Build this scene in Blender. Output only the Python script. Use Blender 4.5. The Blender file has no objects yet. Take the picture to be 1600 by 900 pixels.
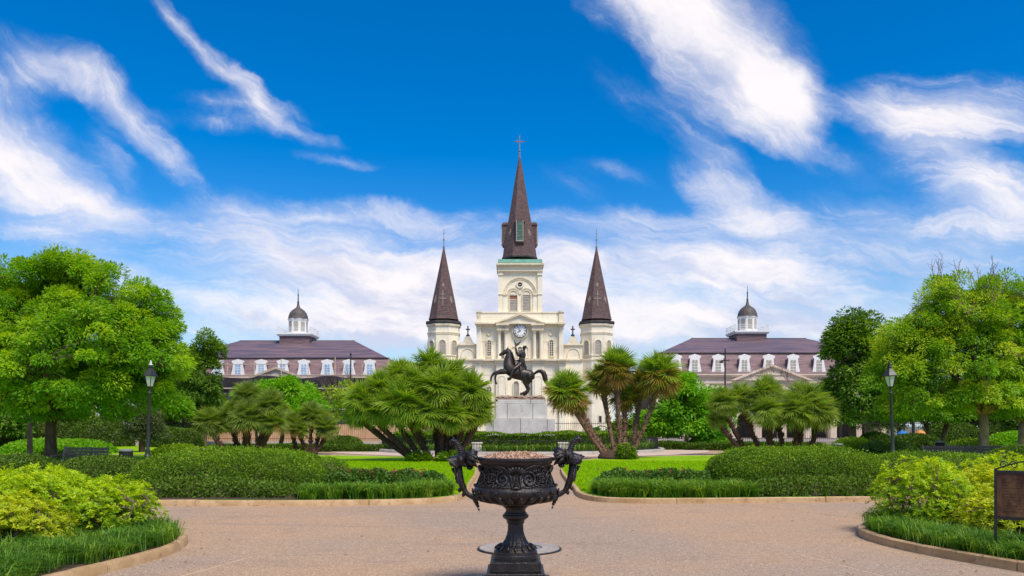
import bpy, bmesh, math, random
import numpy as np
from mathutils import Vector, Matrix

random.seed(7)
RNG = np.random.default_rng(11)
S = bpy.context.scene
COL = S.collection
R = math.radians
F, CXP, HOR, EYE = 1244.44, 800.0, 666.0, 1.6      # survey of the photograph: focal length, axis, horizon, eye height


def P(px, py, d):
    """point seen at a place of the survey, at distance d"""
    return Vector(((px - CXP) / F * d, d, EYE - (py - HOR) / F * d))


def G(px, py):
    d = EYE * F / (py - HOR)
    return ((px - CXP) / F * d, d)


# ------------------------------------------------------------------ camera
cam = bpy.data.cameras.new('camera')
cam.sensor_width = 36.0
cam.lens = 28.0
cam.shift_y = (HOR - 450.0) / 1600.0
cam.clip_start = 0.1
cam.clip_end = 5000
co = bpy.data.objects.new('camera', cam)
COL.objects.link(co)
co.location = (0, 0, EYE)
co.rotation_euler = (R(90), 0, 0)
S.camera = co
S.view_settings.view_transform = 'Standard'
S.view_settings.look = 'None'
S.view_settings.exposure = 0.7
S.view_settings.gamma = 1.0

# ------------------------------------------------------------------ sun and sky
SUN_AZ, SUN_EL = 148.0, 57.0                          # clockwise from +Y
sl = bpy.data.lights.new('sun', 'SUN')
sl.energy = 2.6
sl.angle = R(22.0)
sl.color = (1.0, 0.91, 0.79)
so = bpy.data.objects.new('sun', sl)
COL.objects.link(so)
sd = Vector((math.sin(R(SUN_AZ)) * math.cos(R(SUN_EL)), math.cos(R(SUN_AZ)) * math.cos(R(SUN_EL)), math.sin(R(SUN_EL))))
so.location = sd * 200
so.rotation_euler = sd.to_track_quat('Z', 'Y').to_euler()

W = bpy.data.worlds.new('World')
S.world = W
W.use_nodes = True
wt = W.node_tree
wt.nodes.clear()


class NT:
    """small helper for node trees"""

    def __init__(self, t):
        self.t = t

    def n(self, kind, **kw):
        nd = self.t.nodes.new(kind)
        for k, v in kw.items():
            setattr(nd, k, v)
        return nd

    def l(self, a, b):
        self.t.links.new(a, b)

    def m(self, op, a, b=0.0, c=None, clamp=False):
        nd = self.n('ShaderNodeMath', operation=op, use_clamp=clamp)
        for i, x in enumerate((a, b, c)):
            if x is None:
                continue
            if isinstance(x, (int, float)):
                nd.inputs[i].default_value = x
            else:
                self.l(x, nd.inputs[i])
        return nd.outputs[0]

    def ss(self, x, lo, hi, a=0.0, b=1.0):
        nd = self.n('ShaderNodeMapRange', interpolation_type='SMOOTHSTEP')
        self.l(x, nd.inputs[0])
        for i, v in enumerate((lo, hi, a, b)):
            nd.inputs[i + 1].default_value = v
        return nd.outputs[0]

    def mix(self, f, a, b, blend='MIX'):
        nd = self.n('ShaderNodeMix', data_type='RGBA', blend_type=blend)
        for i, x in ((0, f), (6, a), (7, b)):
            if isinstance(x, (int, float)):
                nd.inputs[i].default_value = x
            elif isinstance(x, tuple):
                nd.inputs[i].default_value = (*x[:3], 1)
            else:
                self.l(x, nd.inputs[i])
        return nd.outputs[2]

    def noise(self, vec, scale, detail=4.0, rough=0.55, dist=0.0, out=0):
        nd = self.n('ShaderNodeTexNoise')
        nd.inputs['Scale'].default_value = scale
        nd.inputs['Detail'].default_value = detail
        nd.inputs['Roughness'].default_value = rough
        nd.inputs['Distortion'].default_value = dist
        if vec is not None:
            self.l(vec, nd.inputs['Vector'])
        return nd.outputs[out]

    def mapping(self, vec, loc=(0, 0, 0), rot=(0, 0, 0), sc=(1, 1, 1), kind='POINT'):
        nd = self.n('ShaderNodeMapping', vector_type=kind)
        self.l(vec, nd.inputs[0])
        for k, v in (('Location', loc), ('Rotation', rot), ('Scale', sc)):
            if k in nd.inputs:
                nd.inputs[k].default_value = v
        return nd.outputs[0]


def build_sky():
    t = NT(wt)
    geo = t.n('ShaderNodeTexCoord')
    dirv = geo.outputs['Generated']
    sep = t.n('ShaderNodeSeparateXYZ')
    t.l(dirv, sep.inputs[0])
    x, y, z = sep.outputs
    sky = t.n('ShaderNodeTexSky', sky_type='NISHITA', sun_disc=False)
    sky.sun_elevation = R(SUN_EL)
    sky.sun_rotation = R(SUN_AZ)
    sky.air_density = 1.0
    sky.dust_density = 0.3
    sky.ozone_density = 2.5
    hs = t.n('ShaderNodeHueSaturation')
    hs.inputs['Saturation'].default_value = 1.55
    hs.inputs['Value'].default_value = SKY_V
    hs.inputs['Hue'].default_value = 0.507
    t.l(sky.outputs[0], hs.inputs['Color'])
    # gnomonic coordinates of the northern sky, in thousandths of the survey
    yc = t.m('MAXIMUM', y, 0.12)
    u = t.m('MULTIPLY_ADD', t.m('DIVIDE', x, yc), F / 1000, CXP / 1000)
    v = t.m('MULTIPLY_ADD', t.m('DIVIDE', z, yc), -F / 1000, HOR / 1000)
    cmb = t.n('ShaderNodeCombineXYZ')
    t.l(u, cmb.inputs[0])
    t.l(v, cmb.inputs[1])
    p = cmb.outputs[0]
    wn = t.noise(p, 5.0, 5.0, 0.6, out=1)
    off = t.n('ShaderNodeVectorMath', operation='MULTIPLY_ADD')
    t.l(wn, off.inputs[0])
    off.inputs[1].default_value = (0.10, 0.10, 0)
    off.inputs[2].default_value = (-0.05, -0.05, 0)
    ad = t.n('ShaderNodeVectorMath', operation='ADD')
    t.l(p, ad.inputs[0])
    t.l(off.outputs[0], ad.inputs[1])
    pw = ad.outputs[0]
    acc = None
    for (bx, by, a, b, ang, s) in CLOUDS:
        mp = t.mapping(pw, (bx / 1000, by / 1000, 0), (0, 0, R(ang)), (a / 1000, b / 1000, 1), 'TEXTURE')
        g = t.n('ShaderNodeTexGradient', gradient_type='SPHERICAL')
        t.l(mp, g.inputs[0])
        acc = t.m('MULTIPLY', g.outputs[1], s) if acc is None else t.m('MULTIPLY_ADD', g.outputs[1], s, acc)
    d1 = t.noise(t.mapping(pw, (0, 0, 0), (0, 0, R(42)), (0.26, 0.07, 1), 'TEXTURE'), 1.0, 12.0, 0.66, 0.7)
    d2 = t.noise(t.mapping(pw, (0, 0, 0), (0, 0, R(4)), (0.22, 0.038, 1), 'TEXTURE'), 1.0, 12.0, 0.66, 0.7)
    wlow = t.m('MAXIMUM', t.ss(v, 0.27, 0.38), t.ss(u, 1.29, 1.42))
    fb = t.m('ADD', t.m('MULTIPLY', d1, t.m('SUBTRACT', 1.0, wlow)), t.m('MULTIPLY', d2, wlow))
    fine = t.noise(t.mapping(pw, (0, 0, 0), (0, 0, R(20)), (1, .45, 1), 'TEXTURE'), 22.0, 8.0, 0.7)
    k = t.m('MULTIPLY_ADD', t.m('SUBTRACT', fb, 0.5), 1.9, t.m('MULTIPLY', t.m('SUBTRACT', fine, 0.5), 0.55))
    # texture weighs on the edges, not on the clear blue
    gate = t.ss(acc, 0.0, 0.28)
    raw = t.m('ADD', t.m('MULTIPLY', acc, 1.25), t.m('MULTIPLY', k, gate))
    front = t.m('MULTIPLY', t.ss(raw, 0.08, 1.65), 0.99)
    veil = t.m('MULTIPLY', t.ss(t.m('ADD', acc, t.m('MULTIPLY', k, t.m('MULTIPLY', gate, 0.45))), 0.04, 1.1), 0.66)
    front = t.m('MAXIMUM', front, veil)
    # rest of the sky: the same kind of broken cirrus
    gp = t.mapping(dirv, (3.1, 1.7, 0.4), (0, 0, 0.6), (1.2, 2.4, 3.5))
    back = t.ss(t.noise(gp, 1.3, 7.0, 0.6, 0.6), 0.44, 0.70, 0.0, 0.85)
    wf = t.ss(y, 0.30, 0.55)
    cm = t.m('ADD', t.m('MULTIPLY', front, wf), t.m('MULTIPLY', back, t.m('SUBTRACT', 1.0, wf)))
    # cloud tones: bright tops and thin lavender parts
    sh = t.ss(t.noise(t.mapping(pw, (7, 3, 0), (0, 0, R(8)), (0.3, 0.09, 1), 'TEXTURE'), 1.0, 7.0, 0.62), 0.40, 0.60)
    low = t.ss(v, 0.30, 0.46)
    shade = t.m('MULTIPLY', sh, t.m('MULTIPLY_ADD', low, 0.85, 0.15))
    ccol = t.mix(shade, (0.63, 0.60, 0.615), (0.41, 0.43, 0.54))
    haze = t.ss(z, 0.26, 0.02, 0.0, 0.72)
    base = t.n('ShaderNodeBackground')
    # sky background at physical strength, clouds as white light
    sc = t.n('ShaderNodeVectorMath', operation='SCALE')
    t.l(hs.outputs[0], sc.inputs[0])
    sc.inputs['Scale'].default_value = SKY_S
    blue = t.mix(haze, sc.outputs[0], (0.30, 0.40, 0.53))
    col = t.mix(cm, blue, ccol)
    t.l(col, base.inputs[0])
    base.inputs[1].default_value = 1.0
    out = t.n('ShaderNodeOutputWorld')
    t.l(base.outputs[0], out.inputs[0])


SKY_V, SKY_S = 1.0, 0.098
CLOUDS = [
    (1130, 70, 250, 120, 46, 1.35), (1215, 165, 105, 90, 45, 1.1), (1010, -30, 160, 110, 30, 1.0),
    (1120, 280, 110, 62, 48, .62), (1175, 335, 130, 50, 25, .62), (1290, 255, 120, 34, 20, .40), (1070, 190, 130, 40, 40, .30),
    (1520, 180, 250, 74, 4, .95), (1430, 205, 140, 60, 14, .6), (1520, 285, 200, 60, 18, .75), (1600, 330, 190, 90, 5, .8), (1400, 360, 230, 70, 8, .62),
    (15, 250, 250, 112, 34, 1.35), (150, 330, 170, 42, 14, .55),
    (85, 100, 140, 52, 22, .75), (190, 165, 130, 46, 43, .80), (255, 240, 110, 36, 45, .5), (175, 245, 90, 30, 60, .45), (30, 125, 120, 46, 5, .5),
    (275, 28, 75, 24, 48, .62), (345, 100, 110, 26, 42, .80), (410, 165, 80, 28, 45, .55), (380, 165, 140, 26, 12, .52), (455, 205, 110, 18, 12, .55), (525, 245, 90, 16, 9, .45), (330, 190, 120, 22, 14, .38), (890, 290, 90, 30, 30, .22), (960, 270, 110, 26, 15, .24), (980, 150, 120, 40, 40, .25),
    (450, 400, 300, 80, 10, 1.05), (680, 430, 300, 90, 2, 1.1), (500, 335, 330, 40, 4, .45), (650, 335, 240, 30, 3, .4),
    (950, 425, 360, 100, 0, .85), (1010, 352, 260, 34, 0, .45), (1235, 440, 170, 58, 4, 1.0), (1090, 420, 170, 55, 0, .6), (1250, 380, 220, 40, 8, .45),
    (60, 450, 260, 50, 0, .35), (60, 360, 150, 18, 0, .35), (450, 500, 330, 60, 0, .6), (620, 520, 300, 70, 0, .6), (1000, 520, 300, 60, 0, .75), (1300, 520, 300, 60, 0, .7),
    (1480, 430, 220, 60, 0, .55), (330, 470, 300, 70, 4, .5), (760, 500, 400, 60, 0, .45), (130, 400, 200, 40, 8, .35), (1150, 500, 500, 60, 0, .45),
]
build_sky()

# ------------------------------------------------------------------ materials
def srgb(r, g, b):
    f = lambda c: (c / 255 / 12.92) if c / 255 <= 0.04045 else ((c / 255 + 0.055) / 1.055) ** 2.4
    return (f(r), f(g), f(b))


def mat(name, c1, c2=None, scale=3.0, rough=0.8, bump=0.0, bscale=30.0, metal=0.0, sc=(1, 1, 1), spec=0.3, lo=0.35, hi=0.65, c3=None, s3=20.0, streak=None):
    m = bpy.data.materials.new(name)
    m.use_nodes = True
    t = NT(m.node_tree)
    b = m.node_tree.nodes['Principled BSDF']
    b.inputs['Roughness'].default_value = rough
    b.inputs['Metallic'].default_value = metal
    b.inputs['Specular IOR Level'].default_value = spec
    tc = t.n('ShaderNodeTexCoord').outputs['Object']
    v = t.mapping(tc, sc=sc) if sc != (1, 1, 1) else tc
    if c2 is None:
        b.inputs['Base Color'].default_value = (*c1, 1)
    else:
        f = t.ss(t.noise(v, scale, 6, 0.6), lo, hi)
        c = t.mix(f, c1, c2)
        if c3 is not None:
            c = t.mix(t.ss(t.noise(v, s3, 4, 0.7), 0.52, 0.72), c, c3)
        if streak is not None:                            # run-off stains down the wall
            st = t.noise(t.mapping(tc, sc=(1.6, 1.6, .10)), 1.0, 7, .68)
            pa = t.ss(t.noise(tc, .16, 4, .6), .42, .66)
            c = t.mix(t.m('MULTIPLY', t.m('MULTIPLY', t.ss(st, .50, .74), pa), .75), c, streak)
        t.l(c, b.inputs['Base Color'])
    if bump:
        bn = t.n('ShaderNodeBump')
        bn.inputs['Strength'].default_value = bump
        bn.inputs['Distance'].default_value = 0.02
        t.l(t.noise(v, bscale, 4, 0.6), bn.inputs['Height'])
        t.l(bn.outputs[0], b.inputs['Normal'])
    return m


def leafmat(name, dark, mid, light, transl=0.4, gloss=0.025):
    m = bpy.data.materials.new(name)
    m.use_nodes = True
    t = NT(m.node_tree)
    m.node_tree.nodes.clear()
    at = t.n('ShaderNodeAttribute', attribute_name='tone')
    r = t.n('ShaderNodeValToRGB')
    r.color_ramp.elements[0].color = (*dark, 1)
    r.color_ramp.elements[1].color = (*light, 1)
    e = r.color_ramp.elements.new(0.5)
    e.color = (*mid, 1)
    t.l(at.outputs['Fac'], r.inputs[0])
    d = t.n('ShaderNodeBsdfDiffuse')
    tr = t.n('ShaderNodeBsdfTranslucent')
    gl = t.n('ShaderNodeBsdfGlossy')
    gl.inputs['Roughness'].default_value = 0.6
    t.l(r.outputs[0], d.inputs[0])
    t.l(t.mix(1.0, r.outputs[0], (1.25, 1.2, 0.55), 'MULTIPLY'), tr.inputs[0])
    a = t.n('ShaderNodeMixShader')
    a.inputs[0].default_value = transl
    t.l(d.outputs[0], a.inputs[1])
    t.l(tr.outputs[0], a.inputs[2])
    b = t.n('ShaderNodeMixShader')
    b.inputs[0].default_value = gloss
    t.l(a.outputs[0], b.inputs[1])
    t.l(gl.outputs[0], b.inputs[2])
    o = t.n('ShaderNodeOutputMaterial')
    t.l(b.outputs[0], o.inputs[0])
    return m


M_ = {}
M_['stucco'] = mat('cream stucco', (.83, .74, .555), (.89, .82, .64), 0.35, .85, .15, 8, c3=(.66, .56, .41), s3=0.22, streak=(.50, .43, .32))
M_['stucco_trim'] = mat('cream trim', (.70, .60, .43), (.82, .73, .55), 0.8, .85, c3=(.45, .40, .28), s3=.5, streak=(.45, .39, .29))
M_['slate'] = mat('spire slate', (.085, .052, .050), (.15, .095, .088), 2.2, .7, .35, 14, sc=(1, 1, 2.5), c3=(.055, .035, .035), s3=9)
M_['slate_dark'] = mat('dark slate edge', (.03, .025, .025), (.06, .05, .048), 3, .7)
M_['copper'] = mat('verdigris copper', (.12, .34, .25), (.22, .46, .35), 1.5, .6, c3=(.08, .16, .12), s3=3)
M_['louvre'] = mat('grey louvre', (.34, .31, .26), (.44, .40, .33), 1.2, .8, sc=(1, 1, 8))
M_['dome'] = mat('grey lead dome', (.075, .062, .058), (.12, .10, .092), 2.5, .6, .2, 10, c3=(.16, .14, .12), s3=5)
M_['louvre_dim'] = mat('weathered lead', (.20, .165, .14), (.28, .235, .20), 2, .8)
M_['green_louvre'] = mat('green louvre', (.05, .13, .10), (.09, .20, .15), 2, .6)
M_['glass_dark'] = mat('dark leaded glass', (.02, .025, .035), (.05, .06, .08), 4, .15, spec=.5)
M_['white'] = mat('white paint', (.78, .76, .72), (.84, .82, .78), 2, .6)
M_['dial'] = mat('clock dial', (.82, .82, .80), (.78, .78, .77), 3, .5)
M_['black'] = mat('black paint', (.016, .016, .017), (.03, .03, .03), 8, .45, spec=.5)
M_['roof'] = mat('purple roof slate', (.105, .08, .108), (.18, .118, .125), .9, .6, .35, 8, sc=(.22, 1, 4.5), lo=.44, hi=.56, c3=(.10, .10, .175), s3=2.4)
M_['roof_low'] = mat('mansard slate', (.16, .105, .110), (.24, .155, .15), 1.2, .7, .35, 8, sc=(.5, 1, 4), lo=.42, hi=.58, c3=(.12, .085, .105), s3=3)
M_['pink_wall'] = mat('weathered pinkish stucco', (.64, .51, .40), (.75, .62, .49), .4, .9, .2, 6, c3=(.52, .39, .30), s3=.8, streak=(.40, .29, .22))
M_['net'] = mat('black netting', (.022, .02, .024), (.05, .045, .05), .6, .9, .4, 3)
M_['pole_tan'] = mat('scaffold pole', (.45, .36, .27), (.55, .45, .34), 3, .6)
M_['sky_glass'] = mat('sky toned window glass', (.22, .38, .60), (.40, .56, .72), 1.5, .12, spec=.6)  # blue of the reflected sky put into the pane colour
M_['shadow_open'] = mat('shade toned plaster', (.10, .08, .065), (.16, .12, .095), 1, .9)  # darkened wall colour, the shade inside arcade and belfry openings painted in
M_['bronze'] = mat('dark bronze', (.028, .021, .018), (.06, .045, .036), 3, .42, .3, 12, metal=.35, spec=.5, c3=(.075, .062, .052), s3=5)
M_['bronze_hat'] = mat('green bronze', (.04, .055, .055), (.08, .10, .10), 6, .5, metal=.3)
M_['granite'] = mat('pedestal granite', (.56, .52, .48), (.67, .63, .58), 1.1, .8, .15, 20, c3=(.45, .41, .38), s3=4)
M_['granite_top'] = mat('stained capstone', (.24, .15, .10), (.40, .30, .23), 1.6, .9, .3, 12, c3=(.15, .10, .07), s3=4)
M_['iron'] = mat('black cast iron', (.010, .0085, .0095), (.021, .017, .017), 9, .34, .45, 55, spec=.42, c3=(.038, .024, .018), s3=11)
M_['fence_iron'] = mat('fence iron', (.015, .015, .016), (.03, .03, .03), 5, .5)
M_['pebble'] = mat('gravel', (.24, .13, .085), (.42, .26, .17), 40, .85, lo=.4, hi=.6)
M_['kerb'] = mat('tan kerb', (.42, .27, .13), (.56, .38, .21), 2.2, .9, .3, 60, c3=(.28, .18, .10), s3=9)
M_['stone_kerb'] = mat('grey kerb stone', (.34, .31, .28), (.44, .40, .36), 2, .9, .2, 20)
M_['post_stone'] = mat('white post stone', (.62, .57, .48), (.72, .66, .56), 5, .85)
M_['soil'] = mat('bed soil', (.045, .032, .02), (.09, .06, .035), 7, .95, .5, 30)
M_['bark'] = mat('brown bark', (.075, .045, .032), (.15, .095, .065), 7, .95, .6, 18, sc=(1, 1, .35))
M_['bark_pale'] = mat('pinkish bark', (.20, .125, .085), (.32, .21, .15), 6, .95, .5, 20, sc=(1, 1, .4))
M_['palm_trunk'] = mat('fibrous palm trunk', (.055, .030, .022), (.12, .068, .045), 14, .95, .7, 30)
M_['palm_trunk_pale'] = mat('ringed palm trunk', (.10, .055, .035), (.24, .14, .09), 8, .95, .7, 26, sc=(1, 1, 2.0))
M_['brick'] = mat('red brick wall', (.28, .10, .06), (.38, .15, .09), 1.5, .9)
M_['wood_tan'] = mat('plywood hoarding', (.52, .30, .16), (.62, .38, .21), 1.1, .85)
M_['concrete'] = mat('pale concrete', (.29, .245, .21), (.38, .33, .29), 5, .85, .2, 40)
M_['cover'] = mat('grey cover plate', (.17, .165, .17), (.27, .26, .26), 8, .6, .3, 60)
M_['board'] = mat('rusty bronze plaque', (.055, .026, .016), (.20, .105, .045), 3.5, .6, .4, 18, metal=.2, sc=(1, 1, .4), lo=.38, hi=.62, c3=(.035, .020, .022), s3=7)
M_['umb_blue'] = mat('blue canvas', (.02, .14, .50), (.03, .2, .6), 3, .8)
M_['umb_orange'] = mat('orange canvas', (.60, .22, .05), (.7, .3, .08), 3, .8)
M_['frost'] = mat('frosted lamp glass', (.55, .56, .52), (.68, .68, .63), 4, .25, spec=.5)
M_['red'] = mat('red petals', (.26, .03, .03), (.38, .07, .06), 30, .7)
M_['twig'] = mat('twigs', (.13, .085, .06), (.22, .15, .11), 12, .95)
M_['flag'] = mat('grey flagstones', (.26, .22, .19), (.34, .30, .26), .6, .9, c3=(.2, .18, .16), s3=2)
M_['ground'] = mat('town ground', (.12, .12, .09), (.17, .16, .12), .05, .95)

M_['lf_big'] = leafmat('bright tree leaf', (.085, .23, .003), (.19, .43, .004), (.42, .60, .010), .5)
M_['lf_right'] = leafmat('yellow green tree leaf', (.11, .26, .005), (.24, .46, .008), (.52, .62, .025), .5)
M_['lf_dark'] = leafmat('dark tree leaf', (.06, .135, .010), (.115, .24, .014), (.22, .37, .022), .42)
M_['lf_olive'] = leafmat('olive shrub leaf', (.05, .085, .025), (.09, .13, .038), (.15, .19, .06), .3)
M_['lf_mid'] = leafmat('fresh green leaf', (.075, .24, .003), (.16, .43, .005), (.30, .56, .012), .45)
M_['lf_hedge'] = leafmat('hedge leaf', (.05, .12, .004), (.12, .25, .005), (.30, .46, .010), .34)
M_['lf_hedge_far'] = leafmat('far hedge leaf', (.05, .10, .008), (.085, .165, .010), (.14, .24, .014), .3)
M_['lf_azalea'] = leafmat('azalea leaf', (.12, .25, .003), (.33, .53, .004), (.62, .74, .010), .48)
M_['lf_azalea_r'] = leafmat('azalea leaf yellow', (.16, .24, .004), (.40, .51, .006), (.68, .72, .018), .46)
M_['lf_liriope'] = leafmat('liriope blade', (.045, .14, .008), (.12, .30, .014), (.34, .48, .04), .42, .03)
M_['lf_rose'] = leafmat('rose leaf', (.03, .10, .014), (.07, .19, .02), (.17, .24, .035), .3)
M_['lf_grass'] = leafmat('lawn blade', (.17, .36, .002), (.30, .52, .004), (.46, .62, .010), .45, .005)
M_['lf_palm'] = leafmat('fan palm green', (.075, .17, .006), (.24, .40, .012), (.64, .70, .07), .48, .04)
M_['lf_palm_light'] = leafmat('fan palm light', (.12, .20, .02), (.28, .40, .04), (.56, .64, .14), .42, .04)
M_['lf_palm_grey'] = leafmat('fan palm grey green', (.12, .19, .02), (.23, .33, .045), (.46, .52, .12), .45, .04)
M_['lf_palm_gold'] = leafmat('fan palm gold', (.18, .15, .012), (.32, .24, .02), (.50, .36, .05), .4, .03)
M_['lf_palm_brown'] = leafmat('fan palm brown', (.18, .09, .02), (.34, .18, .05), (.48, .30, .12), .3, .02)
M_['lf_banana'] = leafmat('banana leaf', (.04, .16, .03), (.08, .26, .04), (.16, .36, .08), .35, .08)
M_['hedge_core'] = mat('hedge twigs', (.05, .055, .015), (.085, .08, .03), 6, .95)


def ground_mat(name, a, b, c, spec_scale, dark):
    """exposed aggregate: pebbles of several tones, wide worn patches"""
    m = bpy.data.materials.new(name)
    m.use_nodes = True
    t = NT(m.node_tree)
    bs = m.node_tree.nodes['Principled BSDF']
    bs.inputs['Roughness'].default_value = .85
    bs.inputs['Specular IOR Level'].default_value = .25
    tc = t.n('ShaderNodeTexCoord').outputs['Object']
    big = t.ss(t.noise(tc, .13, 5, .6), .42, .58)
    c1 = t.mix(big, a, b)
    tr = t.ss(t.noise(t.mapping(tc, sc=(.35, 1.6, 1)), .9, 6, .65, .6), .52, .75)
    c1 = t.mix(t.m('MULTIPLY', tr, .85), c1, c)
    vo = t.n('ShaderNodeTexVoronoi')
    vo.inputs['Scale'].default_value = spec_scale
    t.l(tc, vo.inputs['Vector'])
    cr = t.n('ShaderNodeSeparateColor')
    t.l(vo.outputs['Color'], cr.inputs[0])
    c2 = t.mix(t.m('MULTIPLY', t.ss(cr.outputs[0], .50, .95), .70), c1, dark)
    c2 = t.mix(t.m('MULTIPLY', t.ss(cr.outputs[1], .62, .95), .55), c2, (.70, .53, .38))
    st = t.ss(t.noise(tc, 1.1, 8, .72), .55, .74)
    c2 = t.mix(t.m('MULTIPLY', st, .4), c2, dark)
    t.l(c2, bs.inputs['Base Color'])
    bn = t.n('ShaderNodeBump')
    bn.inputs['Strength'].default_value = .45
    bn.inputs['Distance'].default_value = .012
    t.l(vo.outputs['Distance'], bn.inputs['Height'])
    t.l(bn.outputs[0], bs.inputs['Normal'])
    return m


M_['plaza'] = ground_mat('exposed aggregate', (.44, .28, .162), (.335, .248, .18), (.26, .19, .14), 78.0, (.24, .155, .11))
M_['joint'] = mat('sealed joint', (.52, .36, .23), (.66, .48, .32), 5, .9)
M_['path_pale'] = ground_mat('pale path', (.56, .42, .32), (.62, .48, .38), (.5, .38, .3), 60.0, (.38, .28, .22))


def lawn_mat():
    m = bpy.data.materials.new('lawn turf')
    m.use_nodes = True
    t = NT(m.node_tree)
    bs = m.node_tree.nodes['Principled BSDF']
    bs.inputs['Roughness'].default_value = .9
    bs.inputs['Specular IOR Level'].default_value = .1
    tc = t.n('ShaderNodeTexCoord').outputs['Object']
    c = t.mix(t.ss(t.noise(tc, .5, 6, .65), .35, .66), (.19, .39, .003), (.31, .49, .006))
    c = t.mix(t.ss(t.noise(tc, 22, 4, .7), .45, .7), c, (.13, .28, .003))
    t.l(c, bs.inputs['Base Color'])
    bn = t.n('ShaderNodeBump')
    bn.inputs['Strength'].default_value = .6
    bn.inputs['Distance'].default_value = .03
    t.l(t.noise(tc, 60, 3, .6), bn.inputs['Height'])
    t.l(bn.outputs[0], bs.inputs['Normal'])
    return m


M_['lawn'] = lawn_mat()

# ------------------------------------------------------------------ object helpers
WL = {}


def wl(o):
    return WL.get(o.name, Vector((0, 0, 0))) if o is not None else Vector((0, 0, 0))


def tag(o, label=None, cat=None, group=None, kind=None):
    if label:
        o['label'] = label
    if cat:
        o['category'] = cat
    if group:
        o['group'] = group
    if kind:
        o['kind'] = kind
    return o


def thing(name, label, cat, loc=(0, 0, 0), group=None):
    o = bpy.data.objects.new(name, None)
    o.empty_display_size = .2
    COL.objects.link(o)
    o.location = loc
    WL[o.name] = Vector(loc)
    return tag(o, label, cat, group)


def link(name, me, parent=None, at=None):
    o = bpy.data.objects.new(name, me)
    COL.objects.link(o)
    if parent is not None:
        o.parent = parent
    WL[o.name] = wl(parent) + (Vector(at) if at is not None else Vector((0, 0, 0)))
    if at is not None:
        o.location = at
    return o


def copy_tree(o, parent=None):
    c = o.copy()
    COL.objects.link(c)
    if parent is not None:
        c.parent = parent
    for ch in list(o.children):
        copy_tree(ch, c)
    return c


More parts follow.
